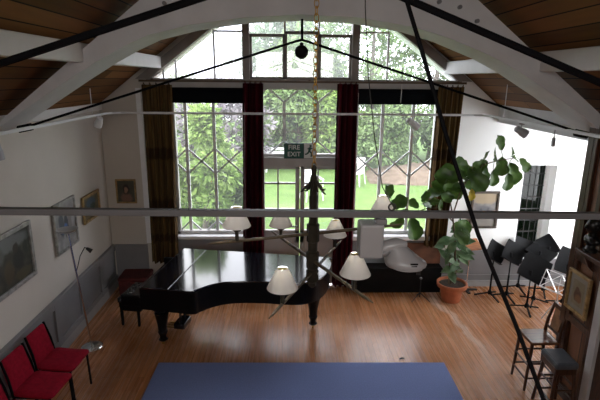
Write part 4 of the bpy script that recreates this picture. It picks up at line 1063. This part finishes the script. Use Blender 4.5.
# earth bank on the right
mb = MB(); vs = []; nx, ny = 24, 8
for j in range(ny+1):
    for i in range(nx+1):
        u = i/nx; v = j/ny; h = .46*math.sin(PI*min(1,u*1.02))**.5*math.sin(PI*.55*v)**.8+rg.uniform(-.05,.05)
        vs.append((2.6+4.6*u, 14.6+1.6*v-.3*math.sin(u*5), -.03+max(0,h)))
mb.add(vs, [(j*(nx+1)+i, j*(nx+1)+i+1, (j+1)*(nx+1)+i+1, (j+1)*(nx+1)+i) for j in range(ny) for i in range(nx)])
struct('earth_bank', mb, M['earth'], 'bare brown earth bank at the edge of the lawn', smooth=True)

def tree(name, label, x, y, h, rx, ry, leafm, n, size, seed, trunk_h=None, lo=0., cat='tree', group='garden trees'):
    rd = random.Random(seed); t = thing(name, label, cat, (x,y,-.02+max(0,y-15)*.05), group=group)
    trunk_h = trunk_h or h*.45
    mb = MB().tube([(0,0,-.05),(.05,0,trunk_h*.5),(.0,.05,trunk_h),(.05,0,h*.8)], [.05*h**.7,.04*h**.7,.03*h**.7,.01], 8)
    for k in range(6):
        a = rd.uniform(0,6.28); z = rd.uniform(.35,.75)*h; mb.tube([(0,0,z*.8),(math.cos(a)*rx*.35,math.sin(a)*ry*.35,z),(math.cos(a)*rx*.7,math.sin(a)*ry*.7,z+.1*h)],[.03,.02,.006],5)
    mb.build('trunk', M['bark'], t, smooth=True)
    clumps = []
    for k in range(26):
        a = rd.uniform(0,6.283); u = rd.random()**.5; zz = rd.uniform(lo, 1)
        env = math.sin(PI*min(.97,max(.10,(zz-lo)/(1-lo)*.8+.18)))
        clumps.append((Vv((math.cos(a)*rx*u*env*.85, math.sin(a)*ry*u*env*.85, h*(lo+(zz-lo)*.93)+.02*h)), rd.uniform(.22,.36)*min(rx, h*.5)))
    vs = []; fs = []
    for k in range(n):
        c, r = rd.choice(clumps)
        d = Vv((rd.gauss(0,1),rd.gauss(0,1),rd.gauss(0,1))).normalized(); p = c+d*r*rd.uniform(.55,1.05)
        if p.z < .03: p.z = .03+rd.random()*.2
        ax = (d+Vv((rd.uniform(-1,1),rd.uniform(-1,1),rd.uniform(-1,.3)))*.9).normalized(); sd = ax.cross(Vv((rd.uniform(-1,1),rd.uniform(-1,1),1))).normalized()
        s_ = size*rd.uniform(.6,1.3); nn = ax.cross(sd)
        b = len(vs); vs += [p, p+ax*s_*.5+sd*s_*.24+nn*s_*.06, p+ax*s_, p+ax*s_*.5-sd*s_*.24+nn*s_*.06]; fs.append((b,b+1,b+2,b+3))
    MB().add(vs, fs).build('foliage', leafm, t, fix=False)
    return t
tree('laurel_bush', 'bright green laurel bush just outside the left window', -1.75, 9.6, 2.65, .85, .8, M['laurel'], 5200, .17, 1, .8, .02, 'shrub')
tree('shrub', 'low deep green shrub under the laurel at the left window', -1.15, 9.9, 1.25, .7, .6, M['dkgreen'], 2200, .13, 2, .4, .02, 'shrub')
tree('shrub', 'pale green shrub at the far left of the garden', -3.6, 11.2, 2.1, 1.0, .9, M['green'], 3000, .16, 3, .5, .02, 'shrub')
tree('purple_tree', 'dusky purple leaved tree behind the laurel', -2.2, 15.5, 3.05, 2.0, 1.3, M['purple'], 4600, .2, 4, 1.2, .10)
tree('pale_tree', 'pale sage tree seen through the middle of the gable window', -.15, 19.5, 6.6, 2.3, 1.6, M['pale'], 9500, .30, 5, 2.5, .25)
tree('green_tree', 'mid green tree behind the middle window above the door', .4, 17.8, 4.6, 2.3, 1.5, M['green'], 6500, .22, 6, 1.6, .05)
tree('green_tree', 'tall mid green tree behind the right half of the gable window', 3.2, 18.6, 7.4, 2.6, 1.9, M['green'], 7500, .24, 7, 2.5, .12)
tree('dark_tree', 'deep green tree behind the right window', 5.6, 18.2, 6.8, 2.2, 1.8, M['dkgreen'], 6000, .24, 8, 2.2, .08)
tree('hedge_bush', 'green bush behind the earth bank at the right window', 3.6, 16.6, 2.7, 1.7, 1.0, M['green'], 5000, .18, 9, .8, .03, 'shrub')
tree('hedge_bush', 'light green bush left of the earth bank, behind the white garden chair', 1.5, 17.0, 2.9, 1.3, 1.0, M['laurel'], 4600, .18, 10, .8, .03, 'shrub')
tree('hedge_bush', 'low bush at the lawn edge behind the garden door', -.6, 18.2, 2.5, 1.6, 1.0, M['dkgreen'], 4600, .18, 12, .8, .03, 'shrub')
tree('hedge_bush', 'deep green bush at the right edge of the earth bank', 6.2, 16.2, 3.2, 1.5, 1.2, M['dkgreen'], 4200, .2, 13, .8, .03, 'shrub')
tree('hedge_bush', 'grey green bush behind the laurel at the left window edge', -3.9, 17.4, 3.0, 1.9, 1.2, M['green'], 4200, .2, 14, .8, .03, 'shrub')

def garden_chair(loc, rz, label):
    t = thing('garden_chair', label, 'chair', loc, rz, 'white garden chairs')
    MB().bb(-.23,.23,-.22,.22,.36,.40).build('seat', M['garden'], t, bevel=.01)
    mb = MB(); 
    for k in range(5): mb.hexa([(-.21+k*.09,.20,.38),(-.15+k*.09,.20,.38),(-.15+k*.09,.23,.38),(-.21+k*.09,.23,.38),(-.19+k*.082,.29,.80),(-.14+k*.082,.29,.80),(-.14+k*.082,.31,.80),(-.19+k*.082,.31,.80)])
    mb.beam((-.2,.30,.80),(.2,.30,.80),.03,.06); mb.build('backrest', M['garden'], t)
    for x in (-1,1):
        for y in (-1,1): MB().tube([(x*.25,y*.24,0),(x*.21,y*.2,.38)],[.018,.024],8).build('leg', M['garden'], t)
        MB().beam((x*.25,-.22,.58),(x*.25,.25,.60),.05,.025).build('armrest', M['garden'], t)
        MB().cyl((x*.25,-.2,.38),(x*.25,-.2,.58),.016).build('arm_post', M['garden'], t)
    return t
g1 = garden_chair((.64,12.5,-.02), R(20), 'white garden chair on the lawn outside the garden door')
dup(g1, (2.10,14.4,-.02), R(-30), 'white garden chair on the lawn seen through the right window')
t = thing('garden_bench', 'white slatted garden bench far back on the lawn behind the door', 'bench', (-.15,16.2,.03))
mb = MB()
for k in range(4): MB().bb(-.65,.65,-.2+k*.11,-.12+k*.11,.40,.43).build('seat_slat', M['garden'], t)
for k in range(3): MB().bb(-.65,.65,.22,.25,.50+k*.12,.58+k*.12).build('back_slat', M['garden'], t)
for x in (-.6,.6): MB().bb(x-.03,x+.03,-.2,-.14,-.04,.42).build('leg', M['garden'], t); MB().bb(x-.03,x+.03,.2,.26,-.04,.86).build('leg', M['garden'], t)

# ---------------------------------------------------------------- light
w = bpy.data.worlds.new('overcast'); bpy.context.scene.world = w; w.use_nodes = True
nt = w.node_tree; bg = nt.nodes['Background']
tc = nt.nodes.new('ShaderNodeTexCoord'); nz = nt.nodes.new('ShaderNodeTexNoise'); nz.inputs['Scale'].default_value = 2.2; nz.inputs['Detail'].default_value = 5
lnk(nt, tc.outputs['Generated'], nz.inputs['Vector'])
rp = nt.nodes.new('ShaderNodeValToRGB'); rp.color_ramp.elements[0].position = .35; rp.color_ramp.elements[1].position = .65
rp.color_ramp.elements[0].color = (.78,.80,.92,1); rp.color_ramp.elements[1].color = (.97,.96,1,1)
lnk(nt, nz.outputs['Fac'], rp.inputs[0]); lnk(nt, rp.outputs[0], bg.inputs[0]); bg.inputs[1].default_value = 6.5

def area(name, loc, direction, sx, sy, power, col=(1,1,1), spread=180):
    l = bpy.data.lights.new(name, 'AREA'); l.shape = 'RECTANGLE'; l.size = sx*S; l.size_y = sy*S; l.energy = power; l.color = col; l.spread = R(spread)
    o = bpy.data.objects.new(name, l); C.objects.link(o); o.location = Vv(loc)*S
    o.rotation_euler = Vv(direction).to_track_quat('-Z','Y').to_euler(); return o
# daylight at the alcove window, then an added fill behind the camera
area('alcove_daylight', (AX-.02, 5.75, 1.62), (-.62,.75,-.1), 1.3, 1.4, 40, (.96,.98,1), 110)
area('gallery_fill', (CX, YB+.16, 3.55), (0,1,-.22), 2.6, 1.1, 84, (1,.98,.95))  # added fill light to brighten the beams and shades from the front
bulbs = [o for o in C.objects if o.name.startswith('candle_bulb')]
bpy.context.view_layer.update()
for o in bulbs:
    bb = [o.matrix_world @ Vv(q) for q in o.bound_box]; p = sum(bb, Vv((0,0,0)))/8
    l = bpy.data.lights.new('shade_fill', 'POINT'); l.energy = 2.8; l.shadow_soft_size = .012; l.color = (1,.98,.95)  # added fill light inside each shade, to make the shade brighter
    q = bpy.data.objects.new('shade_fill', l); C.objects.link(q); q.location = p+Vv((0,0,.045))
sun = bpy.data.lights.new('hazy_sun', 'SUN'); sun.energy = 2.5; sun.angle = R(25); sun.color = (1,.97,.9)
so = bpy.data.objects.new('hazy_sun', sun); C.objects.link(so); so.rotation_euler = Vv((.25,.55,-.85)).to_track_quat('-Z','Y').to_euler()

# ---------------------------------------------------------------- camera
pitch, yaw, roll = R(14.5), R(1.5), R(.5)
F = Vv((math.sin(yaw)*math.cos(pitch), math.cos(yaw)*math.cos(pitch), -math.sin(pitch)))
R0 = Vv((math.cos(yaw), -math.sin(yaw), 0)); U0 = R0.cross(F)
Rr = R0*math.cos(roll)+U0*math.sin(roll); Uu = U0*math.cos(roll)-R0*math.sin(roll)
cam = bpy.data.cameras.new('camera'); cam.sensor_width = 36; cam.sensor_fit = 'HORIZONTAL'; cam.lens = 470/600*36; cam.clip_start = .05
co = bpy.data.objects.new('camera', cam); C.objects.link(co)
mw = Matrix((Rr, Uu, -F)).transposed().to_4x4(); mw.translation = Vv((0,0,3.2*S)); co.matrix_world = mw
sc = bpy.context.scene; sc.camera = co
sc.view_settings.view_transform = 'Standard'; sc.view_settings.look = 'None'; sc.view_settings.exposure = .22; sc.view_settings.gamma = 1
sc.cycles.use_denoising = True
sc.cycles.max_bounces = 8; sc.cycles.diffuse_bounces = 5; sc.cycles.transparent_max_bounces = 12
sc.cycles.caustics_reflective = False; sc.cycles.caustics_refractive = False
sc.cycles.sample_clamp_indirect = 6
